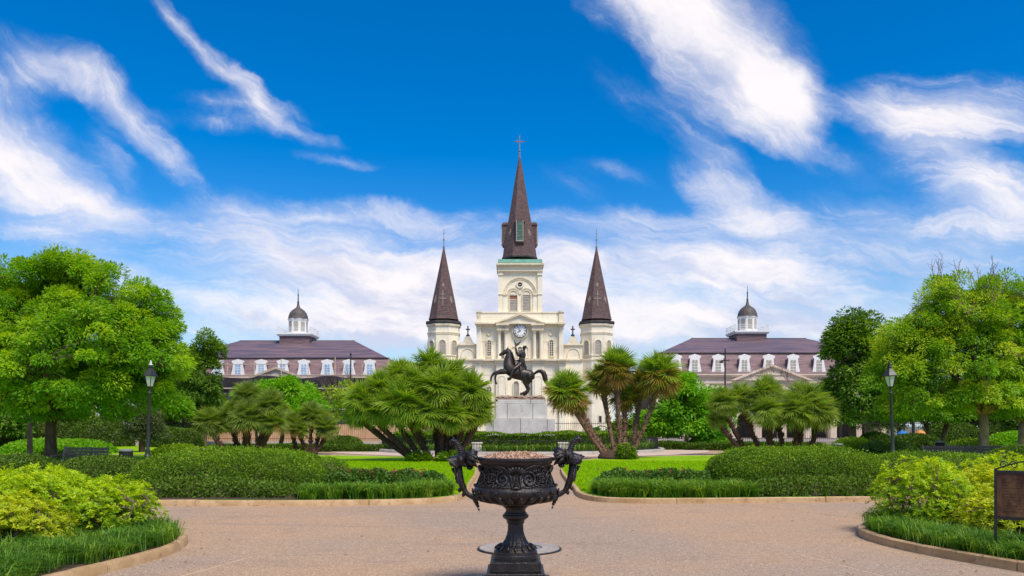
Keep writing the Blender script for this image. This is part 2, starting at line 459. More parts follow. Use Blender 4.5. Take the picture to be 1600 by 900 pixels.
class MB:
    """collects shapes, builds ONE mesh object"""

    def __init__(self):
        self.v = []
        self.f = []

    def add(self, vs, fs):
        k = len(self.v)
        self.v.extend([tuple(p) for p in vs])
        self.f.extend([tuple(i + k for i in q) for q in fs])
        return self

    def box(self, x0, x1, y0, y1, z0, z1):
        vs = [(x, y, z) for z in (z0, z1) for y in (y0, y1) for x in (x0, x1)]
        return self.add(vs, [(0, 2, 3, 1), (4, 5, 7, 6), (0, 1, 5, 4), (2, 6, 7, 3), (0, 4, 6, 2), (1, 3, 7, 5)])

    def prism(self, poly, y0, y1):
        """outline in x,z pushed from y0 (front) to y1"""
        n = len(poly)
        vs = [(x, y0, z) for x, z in poly] + [(x, y1, z) for x, z in poly]
        fs = [tuple(range(n)), tuple(range(2 * n - 1, n - 1, -1))]
        fs += [(i, i + n, (i + 1) % n + n, (i + 1) % n) for i in range(n)]
        return self.add(vs, fs)

    def slab(self, poly, z0, z1):
        n = len(poly)
        vs = [(x, y, z0) for x, y in poly] + [(x, y, z1) for x, y in poly]
        fs = [tuple(range(n - 1, -1, -1)), tuple(range(n, 2 * n))]
        fs += [(i, (i + 1) % n, (i + 1) % n + n, i + n) for i in range(n)]
        return self.add(vs, fs)

    def ring(self, outer, inner, y0, y1):
        """band between two outlines of equal length (open or closed strips)"""
        n = len(outer)
        vs = [(x, y, z) for y in (y0, y1) for L in (outer, inner) for x, z in L]
        fs = []
        for i in range(n - 1):
            a, b, c, d = i, i + 1, n + i + 1, n + i
            fs += [(a, b, c, d), (a + 2 * n, d + 2 * n, c + 2 * n, b + 2 * n), (a, a + 2 * n, b + 2 * n, b), (d, c, c + 2 * n, d + 2 * n)]
        return self.add(vs, fs)

    def lathe(self, prof, c=(0, 0, 0), n=24, rot=0.0, sx=1.0, sy=1.0, caps=True):
        vs, fs = [], []
        m = len(prof)
        for r, z in prof:
            for k in range(n):
                a = 2 * math.pi * k / n + rot
                vs.append((c[0] + r * math.cos(a) * sx, c[1] + r * math.sin(a) * sy, c[2] + z))
        for i in range(m - 1):
            for k in range(n):
                a, b = i * n + k, i * n + (k + 1) % n
                fs.append((a, b, b + n, a + n))
        if caps:
            fs.append(tuple(range(n - 1, -1, -1)))
            fs.append(tuple(range((m - 1) * n, m * n)))
        return self.add(vs, fs)

    def tube(self, pts, rad, n=6, caps=True):
        pts = [Vector(p) for p in pts]
        if isinstance(rad, (int, float)):
            rad = [rad] * len(pts)
        vs, fs = [], []
        u = None
        for i, p in enumerate(pts):
            t = (pts[min(i + 1, len(pts) - 1)] - pts[max(i - 1, 0)])
            if t.length < 1e-9:
                t = Vector((0, 0, 1))
            t.normalize()
            if u is None:
                u = t.orthogonal().normalized()
            else:
                u = (u - t * u.dot(t))
                u = u.normalized() if u.length > 1e-6 else t.orthogonal().normalized()
            w = t.cross(u)
            for k in range(n):
                a = 2 * math.pi * k / n
                vs.append(p + (u * math.cos(a) + w * math.sin(a)) * rad[i])
        for i in range(len(pts) - 1):
            for k in range(n):
                a, b = i * n + k, i * n + (k + 1) % n
                fs.append((a, b, b + n, a + n))
        if caps:
            fs.append(tuple(range(n - 1, -1, -1)))
            fs.append(tuple(range(len(vs) - n, len(vs))))
        return self.add(vs, fs)

    def ball(self, c, r, n=10, m=7, s=(1, 1, 1)):
        prof = [(max(1e-4, r * math.sin(math.pi * i / m)), -r * math.cos(math.pi * i / m) * s[2]) for i in range(m + 1)]
        return self.lathe(prof, c, n, sx=s[0], sy=s[1], caps=False)

    def build(self, name, material, parent=None, smooth=False, at=None, bevel=0.0, auto=None):
        off = wl(parent) + (Vector(at) if at is not None else Vector((0, 0, 0)))
        me = bpy.data.meshes.new(name)
        me.from_pydata([(a - off.x, b - off.y, c - off.z) for a, b, c in self.v], [], self.f)
        bm = bmesh.new()
        bm.from_mesh(me)
        bmesh.ops.recalc_face_normals(bm, faces=bm.faces)
        bm.to_mesh(me)
        bm.free()
        me.materials.append(material)
        if smooth:
            me.polygons.foreach_set('use_smooth', [True] * len(me.polygons))
            if auto:
                me.set_sharp_from_angle(angle=R(auto))
        o = link(name, me, parent, at)
        if bevel:
            b = o.modifiers.new('bevel', 'BEVEL')
            b.width = bevel
            b.segments = 2
            b.limit_method = 'ANGLE'
            b.angle_limit = R(40)
        return o


def unit(a):
    return a / np.maximum(np.linalg.norm(a, axis=1, keepdims=True), 1e-9)


def quads(name, V, nper, faces_per, tone, material, parent=None, at=None):
    """V: (n*nper,3) points, faces_per: list of quads inside each item"""
    off = wl(parent) + (Vector(at) if at is not None else Vector((0, 0, 0)))
    n = len(V) // nper
    V = (V - np.array(off)).astype(np.float32)
    fp = np.array(faces_per, dtype=np.int32)
    idx = (np.arange(n, dtype=np.int32)[:, None, None] * nper + fp[None]).reshape(-1)
    me = bpy.data.meshes.new(name)
    me.vertices.add(len(V))
    me.vertices.foreach_set('co', V.ravel())
    me.loops.add(len(idx))
    me.loops.foreach_set('vertex_index', idx)
    npoly = len(idx) // fp.shape[1]
    me.polygons.add(npoly)
    me.polygons.foreach_set('loop_start', np.arange(npoly, dtype=np.int32) * fp.shape[1])
    me.update(calc_edges=True)
    a = me.attributes.new('tone', 'FLOAT', 'POINT')
    a.data.foreach_set('value', np.repeat(np.clip(tone, 0, 1), nper).astype(np.float32))
    me.materials.append(material)
    return link(name, me, parent, at)


def leaves(name, C, A, N, L, Wd, tone, material, parent=None):
    """one folded leaf per row"""
    A = unit(A)
    B = unit(np.cross(N, A))
    N2 = np.cross(A, B)
    L = np.asarray(L).reshape(-1, 1) * np.ones((len(C), 1))
    Wd = np.asarray(Wd).reshape(-1, 1) * np.ones((len(C), 1))
    mid = C + A * L * .45
    V = np.stack([C, mid + B * Wd * .5 + N2 * Wd * .18, C + A * L - N2 * L * .12, mid - B * Wd * .5 + N2 * Wd * .18], 1).reshape(-1, 3)
    return quads(name, V, 4, [(0, 1, 2, 3)], tone, material, parent)


def blades(name, C, A, H, lean, wd, tone, material, parent=None):
    """grassy blades: A horizontal lean direction (unit), H length"""
    H = H.reshape(-1, 1)
    lean = lean.reshape(-1, 1)
    B = np.stack([-A[:, 1], A[:, 0], np.zeros(len(A))], 1)
    up = np.array([[0, 0, 1.0]])
    p1 = C + up * H * .55 + A * lean * H * .22
    p2 = C + up * H * (.95 - .35 * lean) + A * lean * H * .75
    w = wd
    V = np.stack([C - B * w * .4, C + B * w * .4, p1 + B * w * .5, p1 - B * w * .5, p2 + B * w * .08, p2 - B * w * .08], 1).reshape(-1, 3)
    return quads(name, V, 6, [(0, 1, 2, 3), (3, 2, 4, 5)], tone, material, parent)


def chaikin(pts, k=2, closed=True):
    for _ in range(k):
        q = []
        n = len(pts)
        rng = range(n) if closed else range(n - 1)
        if not closed:
            q.append(pts[0])
        for i in rng:
            a, b = pts[i], pts[(i + 1) % n]
            q.append((a[0] * .75 + b[0] * .25, a[1] * .75 + b[1] * .25))
            q.append((a[0] * .25 + b[0] * .75, a[1] * .25 + b[1] * .75))
        if not closed:
            q.append(pts[-1])
        pts = q
    return pts


def sheet(name, poly, z, material, kind='structure', parent=None):
    me = bpy.data.meshes.new(name)
    me.from_pydata([(x, y, z) for x, y in poly], [], [tuple(range(len(poly)))])
    bm = bmesh.new()
    bm.from_mesh(me)
    bmesh.ops.triangulate(bm, faces=bm.faces)
    for f in bm.faces:
        if f.normal.z < 0:
            f.normal_flip()
    bm.to_mesh(me)
    bm.free()
    me.materials.append(material)
    o = link(name, me, parent)
    if kind:
        o['kind'] = kind
    return o


def kerb(name, poly, w, h, material, z=0.0, seg=2.6):
    """kerb round a bed: cast lengths with rounded tops, a joint between each"""
    n = len(poly)
    prof = [(-w / 2, z - .05), (-w / 2, z + h * .72), (-w * .32, z + h), (w * .3, z + h + .004), (w / 2, z + h * .9), (w / 2, z - .05)]
    root = bpy.data.objects.new(name, None)
    COL.objects.link(root)
    root['kind'] = 'structure'
    WL[root.name] = Vector((0, 0, 0))
    rnd = random.Random(n)
    # walk the outline at even steps
    pts = [Vector(p) for p in poly] + [Vector(poly[0])]
    fine = []
    for a, b in zip(pts[:-1], pts[1:]):
        k = max(1, int((b - a).length / .22))
        fine += [a.lerp(b, q / k) for q in range(k)]
    m_ = len(fine)
    per, i0 = max(3, int(seg / .22)), 0
    while i0 < m_:
        i1 = min(m_, i0 + per + rnd.randint(-2, 2))
        if m_ - i1 < 4:
            i1 = m_
        vs, dz, dw = [], rnd.uniform(-.004, .004), rnd.uniform(-.005, .005)
        idx = list(range(i0, i1 + 1))
        for q, i in enumerate(idx):
            p = fine[i % m_]
            t = (fine[(i + 1) % m_] - fine[(i - 1) % m_]).normalized()
            if q == 0:
                p = p + t * .007
            if q == len(idx) - 1:
                p = p - t * .007
            for o_, zz in prof:
                jit = rnd.uniform(-.003, .003)
                vs.append((p.x - t.y * (o_ + dw), p.y + t.x * (o_ + dw), zz + dz + (jit if zz > z else 0)))
        k = len(prof)
        fs = [(q * k + c, q * k + c + 1, (q + 1) * k + c + 1, (q + 1) * k + c) for q in range(len(idx) - 1) for c in range(k - 1)]
        fs += [tuple(range(k)), tuple(range((len(idx) - 1) * k, len(idx) * k))]
        MB().add(vs, fs).build('kerb_length', material, root, smooth=True, auto=40)
        i0 = i1
    return root


def arch(cx, z0, w, zs, n=8):
    """outline of an arched opening: half width w, spring zs"""
    pts = [(cx - w, z0), (cx - w, zs)]
    pts += [(cx - w * math.cos(math.pi * k / n), zs + w * math.sin(math.pi * k / n)) for k in range(1, n)]
    return pts + [(cx + w, zs), (cx + w, z0)]

# ================================================================== GROUND
sheet('ground', [(-1500, -400), (1500, -400), (1500, 2500), (-1500, 2500)], -.04, M_['ground'])
sheet('plaza', [(-40, -12), (40, -12), (40, 66), (-40, 66)], 0.0, M_['joint'])
tag(bpy.data.objects['plaza'], kind='structure')


def clip(poly, a, b, keep=1, gap=.017):
    """half plane left (keep 1) or right of the line a-b, moved in by the joint"""
    nx, ny = -(b[1] - a[1]), b[0] - a[0]
    L = math.hypot(nx, ny)
    nx, ny = nx / L * keep, ny / L * keep
    f = lambda p: (p[0] - a[0]) * nx + (p[1] - a[1]) * ny - gap
    out = []
    for i in range(len(poly)):
        p, q = poly[i], poly[(i + 1) % len(poly)]
        fp, fq = f(p), f(q)
        if fp >= 0:
            out.append(p)
        if fp * fq < 0:
            t = fp / (fp - fq)
            out.append((p[0] + (q[0] - p[0]) * t, p[1] + (q[1] - p[1]) * t))
    return out


def split_all(polys, a, b):
    out = []
    for p in polys:
        for k in (1, -1):
            q = clip(p, a, b, k)
            if len(q) > 2:
                out.append(q)
    return out


whole = [(-39, -11), (39, -11), (39, 64), (-39, 64)]
front, = [clip(whole, G(300, 870), G(1330, 866), -1)]
backp = clip(whole, G(300, 870), G(1330, 866), 1)
fr = split_all([front], G(230, 915), G(400, 868))
fr = split_all(fr, G(1250, 866), G(1400, 905))
bk = split_all([backp], G(250, 826), G(480, 796))
bk = split_all(bk, G(1190, 792), G(1400, 818))
bk = split_all(bk, (-30, 33.0), (30, 33.2))
for p in fr + bk:
    me_ = MB().slab(p, 0.0008, 0.0032).build('paving_panel', M_['plaza'], bpy.data.objects['plaza'])

BED_Z = .10
LF = chaikin([(-5.0, 5.4), (-4.60, 8.0), (-4.34, 9.2), (-4.26, 10.2), (-4.70, 11.5), (-6.2, 12.5), (-10, 13.2), (-17, 14.0), (-17, 5.0)], 3)
RF = chaikin([(6.9, 5.4), (5.95, 8.0), (5.35, 9.4), (5.0, 10.6), (5.1, 11.9), (6.4, 13.3), (10, 14.2), (18, 15.0), (18, 5.0)], 3)
LM = chaikin([(-22, 15.6), (-7.2, 16.05), (-3.9, 15.95), (-1.6, 16.35), (-1.0, 17.6), (-1.15, 20), (-1.15, 26), (-1.5, 31), (-2.8, 36.5), (-6, 40), (-12, 42.0), (-30, 42), (-30, 16)], 3)
RM = chaikin([(22, 17.2), (7.5, 16.9), (4, 16.45), (2.0, 16.5), (1.5, 17.6), (1.6, 20), (1.65, 26), (1.95, 31), (3.3, 36.5), (7, 40), (13, 42.0), (30, 42), (30, 17.6)], 3)
for poly, nm in ((LF, 'soil_bed'), (RF, 'soil_bed'), (LM, 'lawn'), (RM, 'lawn')):
    sheet(nm, poly, BED_Z, M_['soil'] if nm == 'soil_bed' else M_['lawn'])
    kerb('kerb', poly, .115, .115, M_['kerb'])
for poly in ([(-21, 16.0), (-7.2, 16.3), (-3.9, 16.2), (-1.75, 16.6), (-1.3, 17.8), (-1.9, 19.0), (-4, 20.6), (-9, 21.2), (-21, 21)],
             [(21, 17.5), (7.5, 17.15), (4, 16.7), (2.2, 16.75), (1.75, 17.8), (2.2, 19.0), (4.4, 20.8), (9, 21.6), (21, 21.4)]):
    sheet('soil_bed', chaikin(poly, 2), BED_Z + .006, M_['soil'])

# statue circle
SX, SY = .51, 53.0
circ = lambda r, n=72: [(SX + r * math.cos(2 * math.pi * k / n), SY + r * math.sin(2 * math.pi * k / n)) for k in range(n)]
sheet('path', circ(12.3), .022, M_['path_pale'])
sheet('soil_bed', circ(9.3), .06, M_['soil'])
kerb('stone_kerb', circ(9.35), .25, .20, M_['stone_kerb'])
for s in (-1, 1):
    far = chaikin([(SX + s * 13.5, 44), (SX + s * 40, 43.6), (SX + s * 40, 63), (SX + s * 6, 65.5), (SX + s * 11, 60), (SX + s * 13.6, 53)], 2)
    if s < 0:
        far = far[::-1]
    sheet('lawn', far, .05, M_['lawn'])
sheet('street', [(-90, 66.5), (90, 66.5), (90, 118), (-90, 118)], -.02, M_['flag'])

# manhole between urn and lawns
mx, my = G(811.5, 858.5)
mh = thing('manhole', 'round pale manhole collar with grey cover set in the paving behind the urn', 'manhole', (mx, my, .014))
rg = MB()
rg.lathe([(.52, .0), (.52, .012), (.50, .016), (.30, .016), (.30, .004)], (mx, my, .014), 40, caps=False)
rg.build('collar', M_['concrete'], mh)
cv = MB().lathe([(.001, .012), (.10, .013), (.11, .016), (.24, .016), (.26, .011), (.29, .011), (.29, .0)], (mx, my, .014), 36, caps=False)
cv.build('cover', M_['cover'], mh)
MB().lathe([(.52, .0), (.52, .009), (.545, .008), (.55, .0)], (mx, my, .010), 40, caps=False).build('dark_rim', M_['fence_iron'], mh)

# short lawn blades, thickest where the lawn is near
def inside(poly, pts):
    x, y = pts[:, 0], pts[:, 1]
    res = np.zeros(len(pts), bool)
    n = len(poly)
    for i in range(n):
        x0, y0 = poly[i]
        x1, y1 = poly[(i + 1) % n]
        c = ((y0 > y) != (y1 > y)) & (x < (x1 - x0) * (y - y0) / (y1 - y0 + 1e-12) + x0)
        res ^= c
    return res


def lawn_blades(poly, x0, x1, y0, y1, n):
    y = y0 + (y1 - y0) * RNG.random(n) ** 1.7
    p = np.stack([x0 + (x1 - x0) * RNG.random(n), y], 1)
    p = p[inside(poly, p)]
    n = len(p)
    a = RNG.random(n) * 6.283
    o = blades('lawn_grass', np.column_stack([p, np.full(n, BED_Z)]), np.stack([np.cos(a), np.sin(a), 0 * a], 1),
               .05 + .035 * RNG.random(n), RNG.random(n) * .9, .010 + 0.0004 * p[:, 1:2], .25 + .6 * RNG.random(n), M_['lf_grass'])
    tag(o, kind='stuff')
    return o


lawn_blades(LM, -9, -1.1, 18.5, 34, 60000)['label'] = 'short bright lawn grass left of the central path'
lawn_blades(RM, 1.6, 12, 18.5, 34, 60000)['label'] = 'short bright lawn grass right of the central path'

# ================================================================== CATHEDRAL
D0 = 109.0


def cx_(px, d=D0):
    return (px - CXP) / F * d


def cz_(py, d=D0):
    return EYE - (py - HOR) / F * d


cath = thing('cathedral', 'cream triple spired cathedral with a clock in the middle gable, behind the statue', 'cathedral', (1.1, D0, 0))
ST, TR = M_['stucco'], M_['stucco_trim']


def cbox(m, x0, x1, y0, y1, d0, d1):
    """box given by survey columns and rows on its front plane d0"""
    return m.box(cx_(x0, d0), cx_(x1, d0), d0, d1, cz_(y1, d0), cz_(y0, d0))


def part(name, fn, material, parent=cath, **kw):
    m = MB()
    fn(m)
    return m.build(name, material, parent, **kw)


def window_arched(parent, px, y0, y1, w, d, glass, name='window', frame=1.3, proud=.18, bars=0):
    """arched window: surround, recessed pane; y0 top, y1 bottom, w half width in survey columns"""
    x = cx_(px, d)
    hw = w / F * d
    zb, zt = cz_(y1, d), cz_(y0, d)
    fw = frame / F * d
    o_ = arch(x, zb, hw + fw, zt - hw)
    i_ = arch(x, zb, hw, zt - hw)
    m = MB().ring(o_, i_, d - proud, d + .02)
    m.box(x - hw - fw * 1.5, x + hw + fw * 1.5, d - proud - .08, d + .02, zb - fw * 1.1, zb)
    f = m.build(name, TR, parent)
    p = MB().prism(i_, d - .035, d + .01).build('pane', glass, f)
    if bars:
        b = MB()
        for k in range(1, bars):
            z = zb + (zt - zb) * k / bars
            b.box(x - hw, x + hw, d - .07, d - .036, z - .035, z + .035)
        b.box(x - .035, x + .035, d - .075, d - .036, zb, zt - .05)
        b.build('glazing_bars', TR, f)
    return f


# main body and roof behind the front
part('nave', lambda m: (m.box(cx_(718), cx_(908), D0 + 1.6, D0 + 45, 0, cz_(560))), ST)
part('nave_roof', lambda m: m.prism([(cx_(716), cz_(560)), (cx_(910), cz_(560)), (cx_(812.5), cz_(505))], D0 + 9, D0 + 45), M_['roof'])
# lower tier
part('wall', lambda m: m.box(cx_(741), cx_(885), D0, D0 + 3, 0, cz_(566)), ST)
part('wall', lambda m: m.box(cx_(746), cx_(879), D0 + .25, D0 + 3, cz_(561), cz_(487)), ST)
for x0, x1 in ((742.5, 752), (775, 794), (832, 850), (874, 883.5)):
    part('pilaster', lambda m: (cbox(m, x0, x1, 566, 684, D0 - .45, D0 - .005), cbox(m, x0 - 1, x1 + 1, 676, 684, D0 - .6, D0 - .455), cbox(m, x0 - .8, x1 + .8, 568, 570, D0 - .56, D0 - .455)), ST)
part('entablature', lambda m: (cbox(m, 740, 886, 563.4, 566, D0 - .3, D0 + .3), cbox(m, 739.5, 886.5, 560.8, 563.4, D0 - .65, D0 + .3)), TR)
for x0, x1 in ((740.5, 754), (773.5, 795.5), (830.5, 851.5), (872, 885)):
    part('entablature_break', lambda m: (cbox(m, x0, x1, 563.2, 567.5, D0 - .72, D0 - .31), cbox(m, x0 - 1, x1 + 1, 560.4, 563.0, D0 - 1.0, D0 - .31)), TR)
# upper tier
part('upper_cornice', lambda m: (cbox(m, 743, 882, 506, 509, D0 - .05, D0 + .6), cbox(m, 741.5, 883.5, 503.8, 506, D0 - .55, D0 + .6)), TR)
part('parapet', lambda m: (m.box(cx_(747), cx_(878), D0 + .4, D0 + 1.5, cz_(503.8), cz_(488.5)), m.box(cx_(746.5), cx_(878.5), D0 + .14, D0 + 1.6, cz_(488.5), cz_(486.8))), ST)
for x0, x1 in ((744.5, 751.5), (873.5, 880.5)):
    part('pilaster', lambda m: (cbox(m, x0, x1, 509, 561, D0 - .2, D0 + .3), cbox(m, x0 - .6, x1 + .6, 511, 513, D0 - .3, D0 - .205)), ST)
    part('parapet_pedestal', lambda m: (cbox(m, x0 - .3, x1 + .3, 488, 503.6, D0 + .05, D0 + 1.7), cbox(m, x0 - 1.2, x1 + 1.2, 485.5, 488, D0 - .05, D0 + 1.8)), TR)
    part('cornice_break', lambda m: (cbox(m, x0 - 1, x1 + 1, 506.2, 509, D0 - .55, D0 - .06), cbox(m, x0 - 2.4, x1 + 2.4, 503.4, 506.0, D0 - .95, D0 - .06)), TR)
for x0, x1 in ((777, 793.5), (832, 848.5)):
    xm = (x0 + x1) / 2
    for a, b in ((x0, xm - 2.3), (xm + 2.3, x1)):
        part('column', lambda m: m.lathe([((b - a) / 2 / F * D0 * q, cz_(yy)) for q, yy in ((1.1, 561), (1.1, 559), (.92, 557), (.86, 520), (1.1, 518), (1.15, 516))], ((cx_(a) + cx_(b)) / 2, D0 - .15, 0), 14), ST, smooth=True, auto=40)
    part('entablature_break', lambda m: (cbox(m, x0 - 1, x1 + 1, 508, 516, D0 - .7, D0 + .2), cbox(m, x0 - 2, x1 + 2, 505.3, 508, D0 - .98, D0 + .2)), TR)
    part('niche', lambda m: m.prism(arch(cx_(xm), cz_(559), 2.0 / F * D0, cz_(521)), D0 + .18, D0 + .24), M_['louvre'])
# pediment above the clock
part('pediment', lambda m: (m.prism([(cx_(777), cz_(505)), (cx_(848.5), cz_(505)), (cx_(812.5), cz_(492))], D0 - .40, D0 + .35)), ST)
part('pediment_cornice', lambda m: (
    m.prism([(cx_(773.5), cz_(505.0)), (cx_(812.5), cz_(490.2)), (cx_(851.5), cz_(505.0)), (cx_(846), cz_(505.0)), (cx_(812.5), cz_(493.3)), (cx_(779), cz_(505.0))], D0 - .72, D0 - .41)), TR)
# clock
ck = MB().lathe([(10.7 / F * D0, 0), (10.7 / F * D0, .22), (10.0 / F * D0, .24), (10.0 / F * D0, .1)], (0, 0, 0), 40, caps=False)
ck.v = [(cx_(812.6) + a, D0 - .02 - c, cz_(517.0) + b) for a, b, c in ck.v]
clock = ck.build('clock', M_['black'], cath)
ccx, ccz = cx_(812.6), cz_(517.0)
hw = 10.1 / F * D0
MB().prism([(ccx + hw * math.cos(a), ccz + hw * math.sin(a)) for a in np.linspace(0, 6.2832, 41)[:-1]], D0 - .17, D0 - .02).build('dial', M_['dial'], clock)
mo = MB()
ro_, ri_ = 12.6 / F * D0, 11.0 / F * D0
mo.ring([(ccx + ro_ * math.cos(a), ccz + ro_ * math.sin(a)) for a in np.linspace(0, 6.2832, 41)], [(ccx + ri_ * math.cos(a), ccz + ri_ * math.sin(a)) for a in np.linspace(0, 6.2832, 41)], D0 - .12, D0 + .26)
mo.build('clock_moulding', TR, clock)
ROM = ['XII', 'I', 'II', 'III', 'IIII', 'V', 'VI', 'VII', 'VIII', 'IX', 'X', 'XI']


def stroke(m, x0, z0, x1, z1, w, y0, y1):
    dx, dz = x1 - x0, z1 - z0
    L = math.hypot(dx, dz)
    nx, nz = -dz / L * w / 2, dx / L * w / 2
    m.prism([(x0 + nx, z0 + nz), (x0 - nx, z0 - nz), (x1 - nx, z1 - nz), (x1 + nx, z1 + nz)], y0, y1)


for i, s in enumerate(ROM):
    a = math.pi / 2 - i * math.pi / 6
    m = MB()
    wid = {'I': .055, 'V': .12, 'X': .12}
    tot = sum(wid[c] for c in s)
    u = -tot / 2
    h = .20
    for j, c in enumerate(s):
        w = wid[c]
        yy = D0 - .20 - .002 * j
        if c == 'I':
            segs = [(u + w / 2, -h / 2, u + w / 2, h / 2)]
        elif c == 'V':
            segs = [(u + .01, h / 2, u + w / 2, -h / 2), (u + w - .01, h / 2, u + w / 2, -h / 2)]
        else:
            segs = [(u + .01, h / 2, u + w - .01, -h / 2), (u + w - .01, h / 2, u + .01, -h / 2)]
        for q, (x0, z0, x1, z1) in enumerate(segs):
            rr = .70
            ca, sa = math.cos(a), math.sin(a)
            T = lambda x, z: (ccx + (rr + z) * ca + x * sa, ccz + (rr + z) * sa - x * ca)
            (X0, Z0), (X1, Z1) = T(x0, z0), T(x1, z1)
            stroke(m, X0, Z0, X1, Z1, .027, yy - .001 * q, D0 - .171)
        u += w
    m.build('numeral', M_['black'], clock)
for ang, L, w, yy in ((90 + 30.0, .66, .05, .235), (90 - 238, .45, .075, .225)):
    m = MB()
    stroke(m, ccx - math.cos(R(ang)) * .12, ccz - math.sin(R(ang)) * .12, ccx + math.cos(R(ang)) * L, ccz + math.sin(R(ang)) * L, w, D0 - yy, D0 - yy + .012)
    m.build('hand', M_['black'], clock)
# windows of the front
for px in (764.3, 861.6):
    window_arched(cath, px, 532, 556, 2.7, D0 + .25, M_['glass_dark'], bars=7)
    part('hood_moulding', lambda m: m.ring(arch(cx_(px), cz_(536), 5.2 / F * D0, cz_(535.5)), arch(cx_(px), cz_(536), 4.4 / F * D0, cz_(535.5)), D0 + .05, D0 + .26), TR)
    ring = [(cx_(px) + .34 * math.cos(a), cz_(520.5) + .34 * math.sin(a)) for a in np.linspace(0, 6.2832, 21)]
    ring2 = [(cx_(px) + .24 * math.cos(a), cz_(520.5) + .24 * math.sin(a)) for a in np.linspace(0, 6.2832, 21)]
    part('roundel', lambda m: m.ring(ring, ring2, D0 + .12, D0 + .26), TR)
    window_arched(cath, px, 604, 628, 3.4, D0, M_['glass_dark'], bars=6)
window_arched(cath, 812.5, 542, 558, 3.0, D0 + .25, M_['glass_dark'], bars=4)
for px in (803, 822):
    window_arched(cath, px, 542, 558, 3.0, D0 + .25, ST)
for px in (801, 824):
    part('string_band', lambda m: cbox(m, px - 5, px + 5, 576, 577.5, D0 - .1, D0 - .003), TR)
window_arched(cath, 806.5, 596, 636, 4.0, D0, M_['louvre'], 'door')
window_arched(cath, 829, 596, 636, 4.0, D0, M_['louvre'], 'door')
window_arched(cath, 784.5, 588, 640, 5.0, D0 - .45, ST, 'blind_arch', proud=.08)
window_arched(cath, 841, 588, 640, 5.0, D0 - .45, ST, 'blind_arch', proud=.08)
# scored string courses
part('string_band', lambda m: (cbox(m, 752.2, 776.8, 533, 533.7, D0 + .21, D0 + .249), cbox(m, 848.8, 873.2, 533, 533.7, D0 + .21, D0 + .249),
                               cbox(m, 752.2, 774.8, 585, 585.7, D0 - .04, D0 - .001), cbox(m, 850.2, 873.8, 585, 585.7, D0 - .04, D0 - .001)), TR)

# wings with bell gables
for xa, xb, xg in ((715, 744.4, 730.5), (881.2, 911, 895.8)):
    part('wing', lambda m: m.box(cx_(xa), cx_(xb), D0 + .7, D0 + 3, 0, cz_(539.5)), ST)
    part('wing_cornice', lambda m: (cbox(m, xa, xb, 537.3, 539.6, D0 + .45, D0 + 3.1), cbox(m, xa, xb, 560.8, 563, D0 + .4, D0 + .699)), TR)
    g = MB()
    pts = [(-10.2, 537.2), (-9.6, 535.2), (-7.6, 533.6), (-6.6, 530), (-5.6, 529.4), (-5.0, 526.6), (-3.4, 525.0), (3.4, 525.0), (5.0, 526.6), (5.6, 529.4), (6.6, 530), (7.6, 533.6), (9.6, 535.2), (10.2, 537.2)]
    g.prism([(cx_(xg + a), cz_(b)) for a, b in pts], D0 + .5, D0 + 1.6)
    bg = g.build('bell_gable', TR, cath)
    q = MB()
    q.box(cx_(xg) - .085, cx_(xg) + .085, D0 + .9, D0 + 1.07, cz_(525), cz_(508))
    q.box(cx_(xg - 3.4), cx_(xg + 3.4), D0 + .88, D0 + 1.05, cz_(514.2), cz_(512.4))
    q.lathe([(.25, cz_(525)), (.25, cz_(522)), (.12, cz_(521))], (cx_(xg), D0 + 1, 0), 8)
    q.build('cross', M_['black'], bg)
    window_arched(cath, xg, 545, 560, 9.0, D0 + .7, ST, 'blind_arch', frame=1.0, proud=.12)

# tower
DT = D0 + 1.0
part('tower', lambda m: m.box(cx_(779.6, DT), cx_(845.9, DT), DT, DT + 5.9, 8, cz_(416, DT)), ST)
for x0, x1 in ((778.4, 785.6), (840, 847.1)):
    part('pilaster', lambda m: (cbox(m, x0, x1, 423, 487, DT - .22, DT + .3), cbox(m, x0 - .5, x1 + .5, 427.5, 429.5, DT - .36, DT - .221), cbox(m, x0 - .3, x1 + .3, 458.5, 460, DT - .32, DT - .221)), ST)
part('tower_frieze', lambda m: (cbox(m, 778, 847.5, 416, 423, DT - .3, DT + 6), cbox(m, 777.6, 848, 422.4, 423.6, DT - .42, DT - .301)), ST)
part('tower_cornice', lambda m: (cbox(m, 776.6, 849, 413.4, 416, DT - .6, DT + 6.3), cbox(m, 775.4, 850, 410.8, 413.4, DT - .8, DT + 6.5)), TR)
part('copper_roof_edge', lambda m: m.lathe([(3.08 * 1.414, cz_(411, DT)), (3.02 * 1.414, cz_(405.6, DT)), (2.4 * 1.414, cz_(405.0, DT))], (cx_(812.6, DT), DT + 2.75, 0), 4, rot=math.pi / 4), M_['copper'])
part('tower_arch', lambda m: (m.ring(arch(cx_(812.6, DT), cz_(460, DT), 25.5 / F * DT, cz_(459, DT), 20), arch(cx_(812.6, DT), cz_(460, DT), 24.3 / F * DT, cz_(459, DT), 20), DT - .12, DT + .01),
                              m.ring(arch(cx_(812.6, DT), cz_(460, DT), 22.6 / F * DT, cz_(459, DT), 20), arch(cx_(812.6, DT), cz_(460, DT), 21.9 / F * DT, cz_(459, DT), 20), DT - .10, DT + .012)), TR)
for x0, x1 in ((786, 792.5), (832.7, 839.6)):
    part('impost', lambda m: cbox(m, x0, x1, 458.6, 461.2, DT - .26, DT - .001), TR)
    part('pier', lambda m: cbox(m, x0, x1 - .4, 461.2, 487, DT - .14, DT - .002), ST)
rw = MB()
